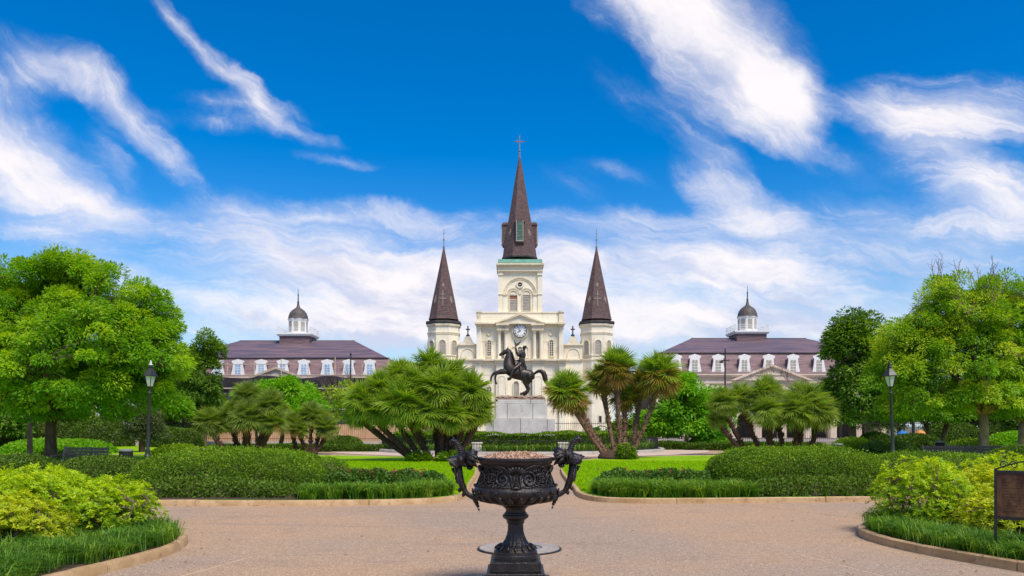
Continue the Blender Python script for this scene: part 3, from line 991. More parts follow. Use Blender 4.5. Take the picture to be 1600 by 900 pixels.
rw.ring([(cx_(812.4, DT) + .52 * math.cos(a), cz_(444.8, DT) + .52 * math.sin(a)) for a in np.linspace(0, 6.2832, 25)], [(cx_(812.4, DT) + .31 * math.cos(a), cz_(444.8, DT) + .31 * math.sin(a)) for a in np.linspace(0, 6.2832, 25)], DT - .2, DT + .01)
rwf = rw.build('round_window', TR, cath)
MB().prism([(cx_(812.4, DT) + .31 * math.cos(a), cz_(444.8, DT) + .31 * math.sin(a)) for a in np.linspace(0, 6.2832, 25)[:-1]], DT - .05, DT + .01).build('pane', M_['glass_dark'], rwf)
MB().box(cx_(812.4, DT) - .2, cx_(812.4, DT) + .2, DT - .09, DT - .052, cz_(444.8, DT) - .06, cz_(444.8, DT) + .06).build('louvre', M_['louvre'], rwf)
for px, ln in ((802.2, 1), (822.8, 0)):
    x, hw_ = cx_(px, DT), 5.9 / F * DT
    zb, zt = cz_(486, DT), cz_(460, DT)
    m = MB().ring(arch(x, zb, hw_ + .13, zt, 10), arch(x, zb, hw_, zt, 10), DT - .14, DT + .01)
    m.ring(arch(x, zt, hw_ + .38, zt + .02, 10), arch(x, zt, hw_ + .25, zt + .02, 10), DT - .12, DT + .012)
    m.box(x - hw_, x + hw_, DT - .1, DT + .01, zt - .08, zt + .1)
    f = m.build('belfry_window', TR, cath)
    sl_ = MB()
    nsl = 11
    for k in range(nsl):
        z = zb + (zt - zb) * k / nsl
        dz = (zt - zb) / nsl
        if ln and k in (8, 9):
            continue
        sl_.add([(x - hw_, DT - .07, z), (x + hw_, DT - .07, z), (x + hw_, DT - .01, z + dz), (x - hw_, DT - .01, z + dz)], [(0, 1, 2, 3)])
    sl_.build('louvre', M_['louvre'], f)
    MB().box(x - hw_, x + hw_, DT - .004, DT + .012, zb, zt - .081).build('backing', M_['brick'] if ln else M_['shadow_open'], f)
# main spire: eight sides
SXC, SYC = cx_(812.2, DT), DT + 2.9
k8 = 1 / math.cos(math.pi / 8)
sp = MB()
DS = SYC
zz = lambda py: cz_(py, DS)
pr = [(2.42, 405.2), (2.36, 402), (2.16, 385), (1.86, 366), (1.60, 347), (1.34, 330), (.92, 300), (.47, 268), (.13, 247)]
sp.lathe([(r * k8, zz(y)) for r, y in pr], (SXC, SYC, 0), 8, rot=math.pi / 8)
spire = sp.build('spire', M_['slate'], cath)
br = MB().lathe([(2.5 * k8, zz(406.5)), (2.46 * k8, zz(404.5)), (2.36 * k8, zz(403.6))], (SXC, SYC, 0), 8, rot=math.pi / 8)
br.build('spire_base', M_['slate_dark'], spire)
for k in range(4):
    a = -math.pi / 2 + k * math.pi / 2
    ca, sa = math.cos(a), math.sin(a)
    T = lambda u, w, z: (SXC + ca * w - sa * u, SYC + sa * w + ca * u, z)
    z0, z1, z2 = zz(386), zz(353), zz(347.5)
    m = MB()
    hw2 = .62
    # gabled dormer with arched head
    outl = [(-hw2, z0), (-hw2, z1)] + [(-hw2 * math.cos(math.pi * q / 6), z1 + (z2 - z1) * math.sin(math.pi * q / 6)) for q in range(1, 6)] + [(hw2, z1), (hw2, z0)]
    w0, w1 = 2.42, .9
    n = len(outl)
    m.add([T(u, w0, z) for u, z in outl] + [T(u, w1, z) for u, z in outl], [tuple(range(n)), tuple(range(2 * n - 1, n - 1, -1))] + [(i, i + n, (i + 1) % n + n, (i + 1) % n) for i in range(n)])
    m.add([T(-.74, w0 + .08, z1 - .05), T(.74, w0 + .08, z1 - .05), T(.74, w0 + .08, z1 + .12), T(-.74, w0 + .08, z1 + .12), T(-.74, w1, z1 - .05), T(.74, w1, z1 - .05), T(.74, w1, z1 + .12), T(-.74, w1, z1 + .12)],
          [(0, 1, 2, 3), (4, 7, 6, 5), (0, 4, 5, 1), (3, 2, 6, 7), (0, 3, 7, 4), (1, 5, 6, 2)])
    dm = m.build('dormer', M_['slate'], spire)
    lv = MB()
    for q in range(13):
        za = zz(382) + (zz(352) - zz(382)) * q / 13
        zb_ = zz(382) + (zz(352) - zz(382)) * (q + 1) / 13
        hh = .40 if q < 11 else .40 * (.92 if q == 11 else .66)
        lv.add([T(-hh, w0 + .11, za), T(hh, w0 + .11, za), T(hh, w0 + .04, zb_), T(-hh, w0 + .04, zb_)], [(0, 1, 2, 3)])
    lv.build('louvre', M_['green_louvre'], spire)
    fr_ = MB()
    for u0, u1, za, zb_ in ((-.50, -.40, 382, 351), (.40, .50, 382, 351), (-.52, .52, 383.4, 382)):
        fr_.add([T(u, w, z) for z in (zz(za), zz(zb_)) for w in (w0 + .001, w0 + .15) for u in (u0, u1)], [(0, 2, 3, 1), (4, 5, 7, 6), (0, 1, 5, 4), (2, 6, 7, 3), (0, 4, 6, 2), (1, 3, 7, 5)])
    fr_.build('dormer_frame', M_['louvre'], spire)


def diamond(face, k, w, z, dz, dx, material, mid):
    """lozenge of pale slate on a spire facet"""
    a = -math.pi / 2 + k * math.pi / 4
    ca, sa = math.cos(a), math.sin(a)
    m = MB()
    pts = [(0, z + dz, w(z + dz)), (dx, z, w(z)), (0, z - dz, w(z - dz)), (-dx, z, w(z))]
    vs = [(mid[0] + ca * (r + o_) - sa * u, mid[1] + sa * (r + o_) + ca * u, zq) for o_ in (.05, .0) for u, zq, r in pts]
    m.add(vs, [(0, 1, 2, 3), (0, 4, 5, 1), (1, 5, 6, 2), (2, 6, 7, 3), (3, 7, 4, 0)])
    return m.build('lozenge', M_['louvre_dim'], face)


def rad_main(z):
    ys = [zz(y) for r, y in pr]
    return float(np.interp(z, ys, [r for r, y in pr]))


for k in (-1, 1):
    diamond(spire, k, rad_main, zz(367), .55, .30, M_['louvre'], (SXC, SYC))
fn = MB()
fn.lathe([(.15, zz(247.5)), (.17, zz(244)), (.11, zz(243)), (.14, zz(239.5)), (.08, zz(238)), (.16, zz(236)), (.06, zz(233)), (.05, zz(211))], (SXC, SYC, 0), 10)
fn.box(SXC - .70, SXC + .70, SYC - .04, SYC + .04, zz(221.6), zz(220.6))
fn.box(SXC - .06, SXC + .06, SYC - .055, SYC + .055, zz(230), zz(211.5))
for u in (-.70, .70):
    fn.ball((SXC + u, SYC, zz(221.1)), .07, 8, 5)
for u in (-.3, .3):
    fn.box(SXC + u - .03, SXC + u + .03, SYC - .03, SYC + .03, zz(223.6), zz(218.6))
fn.build('cross', M_['louvre_dim'], cath)

# turrets
for px in (691.3, 934.6):
    X, Y = cx_(px), D0 + 2.2
    dz_ = lambda py: cz_(py, Y - 2.0)
    tr_ = MB().lathe([(2.12 * k8, 0), (2.12 * k8, dz_(505.5))], (X, Y, 0), 8, rot=math.pi / 8)
    tu = tr_.build('turret', ST, cath)
    m = MB()
    for y, dr in ((521, .07), (519, .11), (555, .09), (562, .1), (586, .06)):
        m.lathe([(2.12 * k8 - .02, dz_(y) - .13), (2.12 * k8 + dr, dz_(y) - .1), (2.12 * k8 + dr, dz_(y) + .05), (2.12 * k8 - .02, dz_(y) + .13)], (X, Y, 0), 8, rot=math.pi / 8, caps=False)
    m.lathe([(2.12 * k8 - .02, dz_(510)), (2.3 * k8, dz_(508.5)), (2.34 * k8, dz_(505.2)), (2.05 * k8, dz_(504.8))], (X, Y, 0), 8, rot=math.pi / 8, caps=False)
    m.build('turret_cornice', TR, tu)
    MB().lathe([(2.36 * k8, dz_(505.4)), (2.42 * k8, dz_(503.5)), (2.36 * k8, dz_(500.4)), (1.9 * k8, dz_(499.6))], (X, Y, 0), 8, rot=math.pi / 8).build('turret_gutter', M_['slate_dark'], tu)
    prof_t = [(2.05, 500.4), (1.93, 496), (1.52, 470), (1.0, 441), (.48, 411), (.08, 387)]
    s_ = MB().lathe([(r * k8, cz_(y, Y)) for r, y in prof_t], (X, Y, 0), 8, rot=math.pi / 8).build('turret_spire', M_['slate'], cath)
    f_ = MB().lathe([(.10, cz_(388, Y)), (.15, cz_(385.5, Y)), (.06, cz_(383, Y)), (.05, cz_(376, Y)), (.14, cz_(374.5, Y)), (.04, cz_(373, Y)), (.035, cz_(366, Y)), (.10, cz_(365, Y)), (.03, cz_(364, Y)), (.025, cz_(357.5, Y))], (X, Y, 0), 8)
    f_.build('finial', M_['cover'], s_)

    def rad_t(z):
        ys = [cz_(y, Y) for r, y in prof_t]
        return float(np.interp(z, ys, [r for r, y in prof_t]))
    diamond(s_, 0, rad_t, cz_(447, Y), .42, .22, M_['louvre'], (X, Y))
    for k in (-1, 1):
        diamond(s_, k, rad_t, cz_(470, Y), .62, .25, M_['louvre'], (X, Y))
    # patriarchal cross lying on the front facet
    cr = MB()
    za, zb_ = cz_(481, Y), cz_(456, Y)
    ra, rb = rad_t(za), rad_t(zb_)
    fx = lambda u, z, o_: (X + u, Y - (ra + (rb - ra) * (z - za) / (zb_ - za)) - o_, z)
    for u0, u1, z0, z1 in ((-.07, .07, za, zb_), (-.5, .5, cz_(470.2, Y), cz_(468.6, Y)), (-.28, .28, cz_(463.2, Y), cz_(461.8, Y))):
        oo = .07 if u1 < .1 else .08
        vs = [fx(u, z, o_) for o_ in (oo, .005) for u, z in ((u0, z0), (u1, z0), (u1, z1), (u0, z1))]
        cr.add(vs, [(0, 1, 2, 3), (0, 4, 5, 1), (1, 5, 6, 2), (2, 6, 7, 3), (3, 7, 4, 0)])
    cr.build('cross', M_['louvre_dim'], s_)
    # arched louvred windows on five facets
    for k in (-2, -1, 0, 1, 2):
        a = -math.pi / 2 + k * math.pi / 4
        ca, sa = math.cos(a), math.sin(a)
        zb2, zt2 = dz_(554), dz_(531.5)
        hw3 = .42

        def T2(u, w, z):
            return (X + ca * w - sa * u, Y + sa * w + ca * u, z)
        oo = arch(0, zb2, hw3 + .12, zt2 - hw3, 8)
        ii = arch(0, zb2, hw3, zt2 - hw3, 8)
        m = MB().ring(oo, ii, 0, 1)
        m.v = [T2(u, 2.12 + (.12 if w == 0 else -.02), z) for u, w, z in m.v]
        m.build('window_surround', TR, tu)
        m = MB().prism(ii, 0, 1)
        m.v = [T2(u, 2.12 + (.03 if w == 0 else -.02), z) for u, w, z in m.v]
        for q in range(9):
            z = zb2 + .08 + q * .2
            b0 = len(m.v)
            m.add([T2(-hw3 + .01, 2.17, z), T2(hw3 - .01, 2.17, z), T2(hw3 - .01, 2.151, z + .12), T2(-hw3 + .01, 2.151, z + .12)], [(0, 1, 2, 3)])
        m.build('louvre', M_['louvre'], tu)
for px, y0, y1 in ((938, 650, 660), (688, 650, 660)):
    part('small_window', lambda m: (cbox(m, px - 2.0, px + 2.0, y0, y1, D0 + .04, D0 + .3)), M_['glass_dark'])
    part('small_window_frame', lambda m: (cbox(m, px - 2.8, px - 2.05, y0 - .6, y1 + .6, D0 - .04, D0 + .2), cbox(m, px + 2.05, px + 2.8, y0 - .6, y1 + .6, D0 - .04, D0 + .2)), TR)


# ================================================================== TWO MANSARD ROOFED MUSEUMS
def museum(name, label, xc, dormer_px, zs, netted):
    """zs: eave, break, ridge heights"""
    ze, zk, zr = zs
    b = thing(name, label, 'museum building', (xc, D0, 0))
    wallm = M_['pink_wall']
    half, yk, yr, yb = 15.4, D0 + 1.9, D0 + 10.0, D0 + 20.0
    # front wall with the arcade cut into its foot
    pts = [(xc - half, ze - 1.3)]
    pts.append((xc - half, 0))
    na = 9
    wa = 2 * half / na
    for k in range(na):
        c = xc - half + wa * (k + .5)
        aw = wa * .34
        pts += [(c - aw, 0), (c - aw, 2.35)] + [(c - aw * math.cos(math.pi * q / 10), 2.35 + aw * math.sin(math.pi * q / 10)) for q in range(1, 10)] + [(c + aw, 2.35), (c + aw, 0)]
    pts += [(xc + half, 0), (xc + half, ze - 1.3)]
    MB().prism(pts, D0, D0 + .8).build('wall', wallm, b)
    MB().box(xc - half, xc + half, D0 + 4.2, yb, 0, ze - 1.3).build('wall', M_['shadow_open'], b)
    m = MB()
    m.box(xc - half, xc - half + .7, D0 + .8, D0 + 4.2, 0, ze - 1.3)
    m.box(xc + half - .7, xc + half, D0 + .8, D0 + 4.2, 0, ze - 1.3)
    m.box(xc - half, xc + half, D0 + .8, D0 + 4.2, 4.2, 4.5)
    m.build('gallery', wallm, b)
    m = MB()
    for z0, z1, pr_ in ((4.35, 4.6, .25), (ze - 1.3, ze - .95, .18), (ze - .95, ze - .45, .06), (ze - .45, ze - .2, .45), (ze - .2, ze - .03, .62)):
        m.box(xc - half - pr_, xc + half + pr_, D0 - pr_, D0 + 3, z0, z1)
    m.build('cornice', wallm, b)
    for k in range(na + 1):
        c = xc - half + wa * k
        MB().box(c - .38, c + .38, D0 - .16, D0 - .001, 0, 4.34).build('pilaster', wallm, b)
        MB().box(c - .34, c + .34, D0 - .14, D0 - .001, 4.62, ze - 1.31).build('pilaster', wallm, b)
    for k in range(na):
        c = xc - half + wa * (k + .5)
        f = MB().ring(arch(c, 4.75, .78, 6.2, 10), arch(c, 4.75, .62, 6.2, 10), D0 - .14, D0 + .01).build('window', M_['white'], b)
        MB().prism(arch(c, 4.75, .62, 6.2, 10), D0 - .03, D0 + .01).build('pane', M_['glass_dark'], f)
        g = MB()
        g.box(c - .03, c + .03, D0 - .07, D0 - .031, 4.75, 6.75)
        for z in (5.2, 5.7, 6.2):
            g.box(c - .6, c + .6, D0 - .06, D0 - .031, z - .025, z + .025)
        g.build('glazing_bars', M_['white'], f)
    # pediment
    ph = 5.2
    MB().prism([(xc - ph, ze - .9), (xc + ph, ze - .9), (xc, ze + 1.05)], D0 - .5, D0 + 2.2).build('pediment', wallm, b)
    MB().prism([(xc - ph - .5, ze - .9), (xc, ze + 1.3), (xc + ph + .5, ze - .9), (xc + ph - .2, ze - .9), (xc, ze + .98), (xc - ph + .2, ze - .9)], D0 - .85, D0 - .501).build('pediment_cornice', M_['pole_tan'] if netted else wallm, b)
    # mansard: steep band then low hip
    def hip(a, bb):
        (xa, y0, za, y1), (xb, y2, zb, y3) = a, bb
        vs = [(xc - xa, y0, za), (xc + xa, y0, za), (xc + xa, y1, za), (xc - xa, y1, za), (xc - xb, y2, zb), (xc + xb, y2, zb), (xc + xb, y3, zb), (xc - xb, y3, zb)]
        return MB().add(vs, [(0, 1, 5, 4), (1, 2, 6, 5), (2, 3, 7, 6), (3, 0, 4, 7), (4, 5, 6, 7), (3, 2, 1, 0)])
    low = hip((half + .5, D0 - .45, ze, yb + .45), (half - .5, yk, zk, yb - 1.9))
    rf = low.build('mansard', M_['roof_low'], b)
    up = hip((half - .45, yk - .08, zk + .004, yb - 1.8), (8.6, yr - .05, zr, yr + .05))
    up.build('roof', M_['roof'], b)
    MB().box(xc - half + .3, xc + half - .3, yk - .22, yk - .081, zk - .06, zk + .1).build('roof_edge', M_['slate_dark'], b)
    MB().tube([(xc - 8.6, yr, zr), (xc + 8.6, yr, zr)], .09, 6).build('ridge', M_['slate_dark'], b)
    # dormers with flared white fronts
    for px in dormer_px:
        dd = D0 - .10
        x = cx_(px, dd)
        z0, h = ze + .04, zk - ze - .38
        ol = [(-.92, 0), (-.90, h * .12), (-.78, h * .35), (-.66, h * .62), (-.66, h * .80), (-.84, h * .84), (-.80, h * .93), (-.45, h * .97), (0, h * 1.03), (.45, h * .97), (.80, h * .93), (.84, h * .84), (.66, h * .80), (.66, h * .62), (.78, h * .35), (.90, h * .12), (.92, 0)]
        dmr = MB().prism([(x + u, z0 + w) for u, w in ol], dd - .12, dd + .10).build('dormer', M_['white'], b)
        MB().box(x - .62, x + .62, dd + .101, dd + 2.2, z0, z0 + h * .78).build('cheek', M_['roof_low'], dmr)
        for s in (-1, 1):
            wv = MB().prism(arch(x + s * .20, z0 + .18, .165, z0 + h * .66, 6), dd - .155, dd - .121)
            wv.build('window_leaf', M_['sky_glass'] if netted else M_['louvre'], dmr)
            br_ = MB()
            for q in range(1, 4):
                zq = z0 + .18 + (h * .6) * q / 4
                br_.box(x + s * .20 - .165, x + s * .20 + .165, dd - .175, dd - .1551, zq - .03, zq + .03)
            br_.build('glazing_bars', M_['white'], dmr)
    # cupola
    cy = D0 + 10.6
    zq = zr - .55
    cp = MB().box(xc - 2.2, xc + 2.2, cy - 2.2, cy + 2.2, zq - 1.0, zr + .55).build('cupola_base', M_['roof_low'], b)
    zt = zr + .55
    m = MB().box(xc - 2.45, xc + 2.45, cy - 2.45, cy + 2.45, zt, zt + .22)
    m.box(xc - 2.6, xc + 2.6, cy - 2.6, cy + 2.6, zt + .22, zt + .42)
    cpl = m.build('cupola_deck', M_['white'], b)
    m = MB()
    for u, w in ((-1, -1), (1, -1), (1, 1), (-1, 1), (0, -1), (0, 1), (-1, 0), (1, 0)):
        m.box(xc + u * 2.45 - .06, xc + u * 2.45 + .06, cy + w * 2.45 - .06, cy + w * 2.45 + .06, zt + .42, zt + 1.35)
    for hgt in (.75, 1.02, 1.3):
        for s in (-1, 1):
            m.box(xc - 2.45, xc + 2.45, cy + s * 2.45 - .025, cy + s * 2.45 + .025, zt + hgt - .025, zt + hgt + .025)
            m.box(xc + s * 2.45 - .026, xc + s * 2.45 + .026, cy - 2.45, cy + 2.45, zt + hgt - .024, zt + hgt + .026)
    m.build('railing', M_['white'], cpl)
    r8 = 1.30 * k8
    z0, z1 = zt + .42, zt + 2.75
    dr = MB().lathe([(r8 * 1.05, z0), (r8 * 1.05, z0 + .25), (r8, z0 + .3), (r8, z1 - .3), (r8 * 1.06, z1 - .22), (r8 * 1.10, z1)], (xc, cy, 0), 8, rot=math.pi / 8).build('drum', M_['white'], b)
    for k in range(8):
        a = -math.pi / 2 + k * math.pi / 4
        ca, sa = math.cos(a), math.sin(a)
        m = MB().box(-.33, .33, 0, 1, z0 + .42, z1 - .42)
        m.v = [(xc + ca * (1.30 + (.03 if w == 0 else -.02)) - sa * u, cy + sa * (1.30 + (.03 if w == 0 else -.02)) + ca * u, z) for u, w, z in m.v]
        m.build('louvre', M_['louvre'], dr)
    dp = [(1.52, 0), (1.46, .12), (1.40, .5), (1.22, .95), (.92, 1.32), (.55, 1.58), (.30, 1.78), (.20, 2.05), (.13, 2.5), (.17, 2.6), (.10, 2.72), (.08, 3.6), (.12, 3.68), (.05, 3.8), (.02, 4.75)]
    dm = MB().lathe([(r, z1 + z) for r, z in dp], (xc, cy, 0), 20).build('dome', M_['dome'], b, smooth=True, auto=35)
    return b


museum('museum_building', 'long purple mansard roofed building right of the cathedral with bare pinkish walls', 35.35,
       [1056, 1085.5, 1122, 1163, 1201, 1239, 1279.5, 1318, 1352], (8.75, 11.75, 14.7), False)
museum('museum_building', 'long purple mansard roofed building left of the cathedral wrapped in black netting', -32.1,
       [305, 340.5, 372, 408.5, 442, 475, 511.5, 545, 578], (8.4, 11.05, 14.35), True)

# scaffold on the left building
sc_ = thing('scaffold', 'scaffold of pale poles hung with black netting on the left mansard building', 'scaffold', (-32, D0 - 3, 0))
nz = []
xs = np.linspace(-50, -16, 40)
n = MB()
for r_, zrow in enumerate((0.0, 2.0, 4.0, 6.0, 7.3, 8.15)):
    for i, x in enumerate(xs):
        n.v.append((x, D0 - 2.6 + .22 * math.sin(i * 1.3 + r_ * 2.1) + .1 * math.sin(i * .5), zrow + (.18 * math.sin(i * .7) if r_ == 5 else 0)))
for r_ in range(5):
    for i in range(39):
        a = r_ * 40 + i
        n.f.append((a, a + 1, a + 41, a + 40))
n.build('netting', M_['net'], sc_, smooth=True)
for x in np.linspace(-49, -16.5, 10):
    MB().tube([(x, D0 - 2.2, 0), (x, D0 - 2.2, 10.4 + .5 * math.sin(x))], .06, 6).build('pole', M_['pole_tan'], sc_)
for z in (8.45, 9.9):
    MB().tube([(-49.5, D0 - 2.27, z), (-29 if z > 9 else -16, D0 - 2.27, z)], .05, 6).build('rail', M_['pole_tan'], sc_)
for z in (3.8, 6.6):
    MB().box(-50, -16, D0 - 2.9, D0 - 2.78, z, z + .14).build('plank', M_['pole_tan'], sc_)

# brick row houses down both sides of the square
def row_house(label, x, y0, y1, face):
    b = thing('row_house', label, 'brick building', (x, (y0 + y1) / 2, 0))
    MB().box(min(x, x - face * 12), max(x, x - face * 12), y0, y1, 0, 9.5).build('wall', M_['brick'], b)
    MB().prism([(x + face * .4, 9.5), (x - face * 12.4, 9.5), (x - face * 6, 12)], y0, y1).build('roof', M_['roof'], b)
    m = MB()
    for z in (3.4, 6.4):
        m.box(min(x, x + face * 1.6), max(x, x + face * 1.6), y0, y1, z, z + .15)
        m.box(min(x + face * 1.5, x + face * 1.56), max(x + face * 1.5, x + face * 1.56), y0, y1, z + 1.0, z + 1.08)
    m.build('gallery', M_['white'], b)
    k = 0
    y = y0 + 2
    while y < y1 - 1:
        for z in (.6, 3.7, 6.7):
            f = MB().box(min(x, x + face * .1), max(x, x + face * .1), y - .75, y + .75, z, z + 2.2).build('window', M_['white'], b)
            MB().box(min(x + face * .101, x + face * .12), max(x + face * .101, x + face * .12), y - .6, y + .6, z + .12, z + 2.05).build('pane', M_['glass_dark'], f)
        MB().tube([(x + face * 1.5, y + 1.5, 0), (x + face * 1.5, y + 1.5, 6.4)], .06, 6).build('gallery_post', M_['fence_iron'], b)
        y += 3.4
    return b


row_house('long red brick galleried house behind the trees at the far left', -52, 40, 96, 1)
row_house('long red brick galleried house behind the trees at the far right', 58, 40, 96, -1)

# ================================================================== STATUE
def skin(name, pts, edges, material, parent, sub=2, root=0):
    off = wl(parent)
    bm = bmesh.new()
    lay = bm.verts.layers.skin.verify()
    vs = []
    for i, p in enumerate(pts):
        v = bm.verts.new((p[0] - off.x, p[1] - off.y, p[2] - off.z))
        r = p[3] * 1.28
        v[lay].radius = (r, r)
        v[lay].use_root = (i == root)
        vs.append(v)
    for a, b in edges:
        bm.edges.new((vs[a], vs[b]))
    me = bpy.data.meshes.new(name)
    bm.to_mesh(me)
    bm.free()
    me.materials.append(material)
    o = link(name, me, parent)
    mo = o.modifiers.new('skin', 'SKIN')
    mo.use_smooth_shade = True
    mo.branch_smoothing = .3
    ss_ = o.modifiers.new('sub', 'SUBSURF')
    ss_.levels = ss_.render_levels = sub
    return o


KS = 53.0 / F          # metres per survey unit at the statue
BZ = EYE - (618.5 - HOR) * KS   # top of the rocky capstone


def Z5(x, y, dy=0.0, r=0.1):
    """from the statue study (5 times enlarged) to the place"""
    p = P(740 + x / 5, 510 + y / 5, SY)
    return (p.x, SY + dy, p.z, r * KS / 5 if r > 1 else r)


stat = thing('equestrian_statue', 'dark bronze rider lifting his hat on a rearing horse, on a stone pedestal', 'statue', (SX, SY, BZ))
hp = [Z5(428, 386, 0, 46), Z5(372, 368, 0, 46), Z5(312, 356, 0, 46), Z5(270, 338, 0, 44), Z5(264, 285, 0, 36), Z5(276, 240, 0, 27), Z5(277, 200, 0, 20), Z5(262, 192, 0, 18), Z5(234, 207, 0, 14), Z5(208, 222, 0, 9.5), Z5(199, 226, 0, 7),
      # near and far foreleg
      Z5(252, 352, -.24, 21), Z5(205, 362, -.27, 13), Z5(176, 372, -.28, 9), Z5(168, 408, -.28, 6.5), Z5(174, 438, -.28, 6.5), Z5(180, 456, -.28, 8),
      Z5(248, 345, .24, 20), Z5(196, 354, .27, 12.5), Z5(158, 362, .28, 9), Z5(138, 392, .28, 6.5), Z5(133, 418, .28, 6.5), Z5(136, 432, .28, 8),
      # near and far hind leg
      Z5(418, 412, -.22, 30), Z5(396, 436, -.24, 20), Z5(436, 494, -.25, 9.5), Z5(400, 516, -.25, 8), Z5(376, 528, -.25, 8), Z5(358, 531, -.25, 9),
      Z5(430, 412, .20, 28), Z5(410, 446, .22, 18), Z5(430, 506, .24, 9), Z5(404, 528, .24, 8), Z5(384, 538, .24, 9),
      Z5(458, 386, 0, 37), Z5(480, 380, 0, 18)]
he = [(0, 1), (1, 2), (2, 3), (3, 4), (4, 5), (5, 6), (6, 7), (7, 8), (8, 9), (9, 10), (3, 11), (11, 12), (12, 13), (13, 14), (14, 15), (15, 16), (3, 17), (17, 18), (18, 19), (19, 20), (20, 21), (21, 22),
      (0, 23), (23, 24), (24, 25), (25, 26), (26, 27), (27, 28), (0, 29), (29, 30), (30, 31), (31, 32), (32, 33), (0, 34), (34, 35)]
skin('horse', hp, he, M_['bronze'], stat, 2, 1)
m = MB()
for s in (-1, 1):
    a = Vector(Z5(270, 182, s * .09)[:3])
    m.tube([a, a + Vector((-.02, s * .02, .10)), a + Vector((-.05, s * .025, .19))], [.05, .045, .008], 6)
m.build('ear', M_['bronze'], stat, smooth=True)
m = MB()
mp = [(258, 178), (280, 180), (296, 200), (306, 230), (314, 262), (318, 295), (316, 318)]
for i in range(len(mp) - 1):
    for j in range(5):
        t_ = j / 5
        x = mp[i][0] + (mp[i + 1][0] - mp[i][0]) * t_
        y = mp[i][1] + (mp[i + 1][1] - mp[i][1]) * t_
        sgn = -1 if j % 2 else 1
        a = Vector(Z5(x - 3, y, sgn * .05)[:3])
        m.tube([a, a + Vector((.07, sgn * .07, -.06)), a + Vector((.10, sgn * .14, -.25))], [.055, .06, .012], 5)
m.build('mane', M_['bronze'], stat, smooth=True)
tp = [(470, 372, 9), (486, 362, 10), (505, 350, 13), (528, 350, 17), (545, 362, 19), (554, 385, 20), (560, 412, 19), (566, 436, 13), (574, 456, 4)]
m = MB()
for k in range(7):
    a = k * 2 * math.pi / 7
    m.tube([Vector(Z5(x + r * .45 * math.cos(a), y + r * .3 * math.sin(a), r * .45 * KS / 5 * math.sin(a))[:3]) for x, y, r in tp], [max(.02, r * .62 * KS / 5) for x, y, r in tp], 6)
m.build('tail', M_['bronze'], stat, smooth=True)
m = MB()
m.lathe([(.02, -.34), (.30, -.30), (.40, 0), (.30, .30), (.02, .34)], (0, 0, 0), 14)
sx0 = Z5(360, 345)
m.v = [(sx0[0] + z * .9, SY + y * 1.16, sx0[2] - .02 + x * 1.02) for x, y, z in m.v]
m.build('saddle_cloth', M_['bronze'], stat, smooth=True)
m = MB()
for s in (-1, 1):
    m.tube([Vector(Z5(212, 226, s * .07)[:3]), Vector(Z5(240, 250, s * .12)[:3]), Vector(Z5(290, 266, s * .16)[:3]), Vector(Z5(343, 266, -.05)[:3])], .016, 5)
    m.tube([Vector(Z5(212, 226, s * .075)[:3]), Vector(Z5(240, 195, s * .10)[:3]), Vector(Z5(272, 186, s * .09)[:3])], .016, 5)
m.build('bridle', M_['bronze'], stat)
# rider
rp = [Z5(362, 318, 0, 25), Z5(372, 282, 0, 20), Z5(379, 248, 0, 21), Z5(384, 214, 0, 23), Z5(390, 192, 0, 9), Z5(393, 180, 0, 9), Z5(396, 168, 0, 10.5), Z5(397, 160, 0, 8),
      Z5(366, 208, -.20, 12), Z5(345, 232, -.30, 9.5), Z5(333, 195, -.30, 7.5), Z5(329, 164, -.28, 5.5),
      Z5(398, 216, .20, 12), Z5(390, 252, .30, 9.5), Z5(362, 266, .16, 7.5), Z5(346, 267, .02, 5.5),
      Z5(345, 318, -.30, 17), Z5(308, 342, -.46, 13), Z5(298, 378, -.50, 10), Z5(286, 408, -.50, 8.5), Z5(262, 414, -.50, 6.5),
      Z5(345, 318, .30, 17), Z5(308, 342, .46, 13), Z5(298, 378, .50, 10), Z5(286, 408, .50, 8.5), Z5(262, 414, .50, 6.5)]
re_ = [(0, 1), (1, 2), (2, 3), (3, 4), (4, 5), (5, 6), (6, 7), (3, 8), (8, 9), (9, 10), (10, 11), (3, 12), (12, 13), (13, 14), (14, 15), (0, 16), (16, 17), (17, 18), (18, 19), (19, 20), (0, 21), (21, 22), (22, 23), (23, 24), (24, 25)]
skin('rider', rp, re_, M_['bronze'], stat, 2, 0)
for (x, y, dy, ux, uz) in ((329, 158, -.28, -.1, 1.0), (344, 267, .02, -1.0, -.1)):
    o_ = Vector(Z5(x, y, dy)[:3])
    m = MB().ball(o_, .055, 8, 6, (1, .7, 1.1))
    d_ = Vector((ux, 0, uz)).normalized()
    sd_ = Vector((0, 1, 0))
    for k in range(4):
        b_ = o_ + d_ * .05 + sd_ * (k - 1.5) * .024
        ln = (.075, .09, .085, .065)[k]
        m.tube([b_, b_ + d_ * ln * .6, b_ + d_ * ln + Vector((-d_.z, 0, d_.x)) * .03], [.014, .012, .008], 5)
    b_ = o_ - sd_ * .04
    m.tube([b_, b_ - sd_ * .035 + d_ * .03, b_ - sd_ * .03 + d_ * .07], [.016, .013, .009], 5)
    m.build('hand', M_['bronze'], stat, smooth=True)
m = MB()
hc = Vector(Z5(396, 166)[:3])
m.ball(hc + Vector((-.115, 0, -.015)), .03, 6, 5, (1, .7, 1.2))
m.ball(hc + Vector((-.10, 0, -.075)), .03, 6, 4, (.6, 1.2, .5))
for s in (-1, 1):
    m.ball(hc + Vector((-.10, s * .045, .03)), .02, 6, 4)
    m.ball(hc + Vector((0, s * .115, 0)), .03, 6, 4, (1, .5, 1.3))
m.build('face', M_['bronze'], stat, smooth=True)
m = MB()
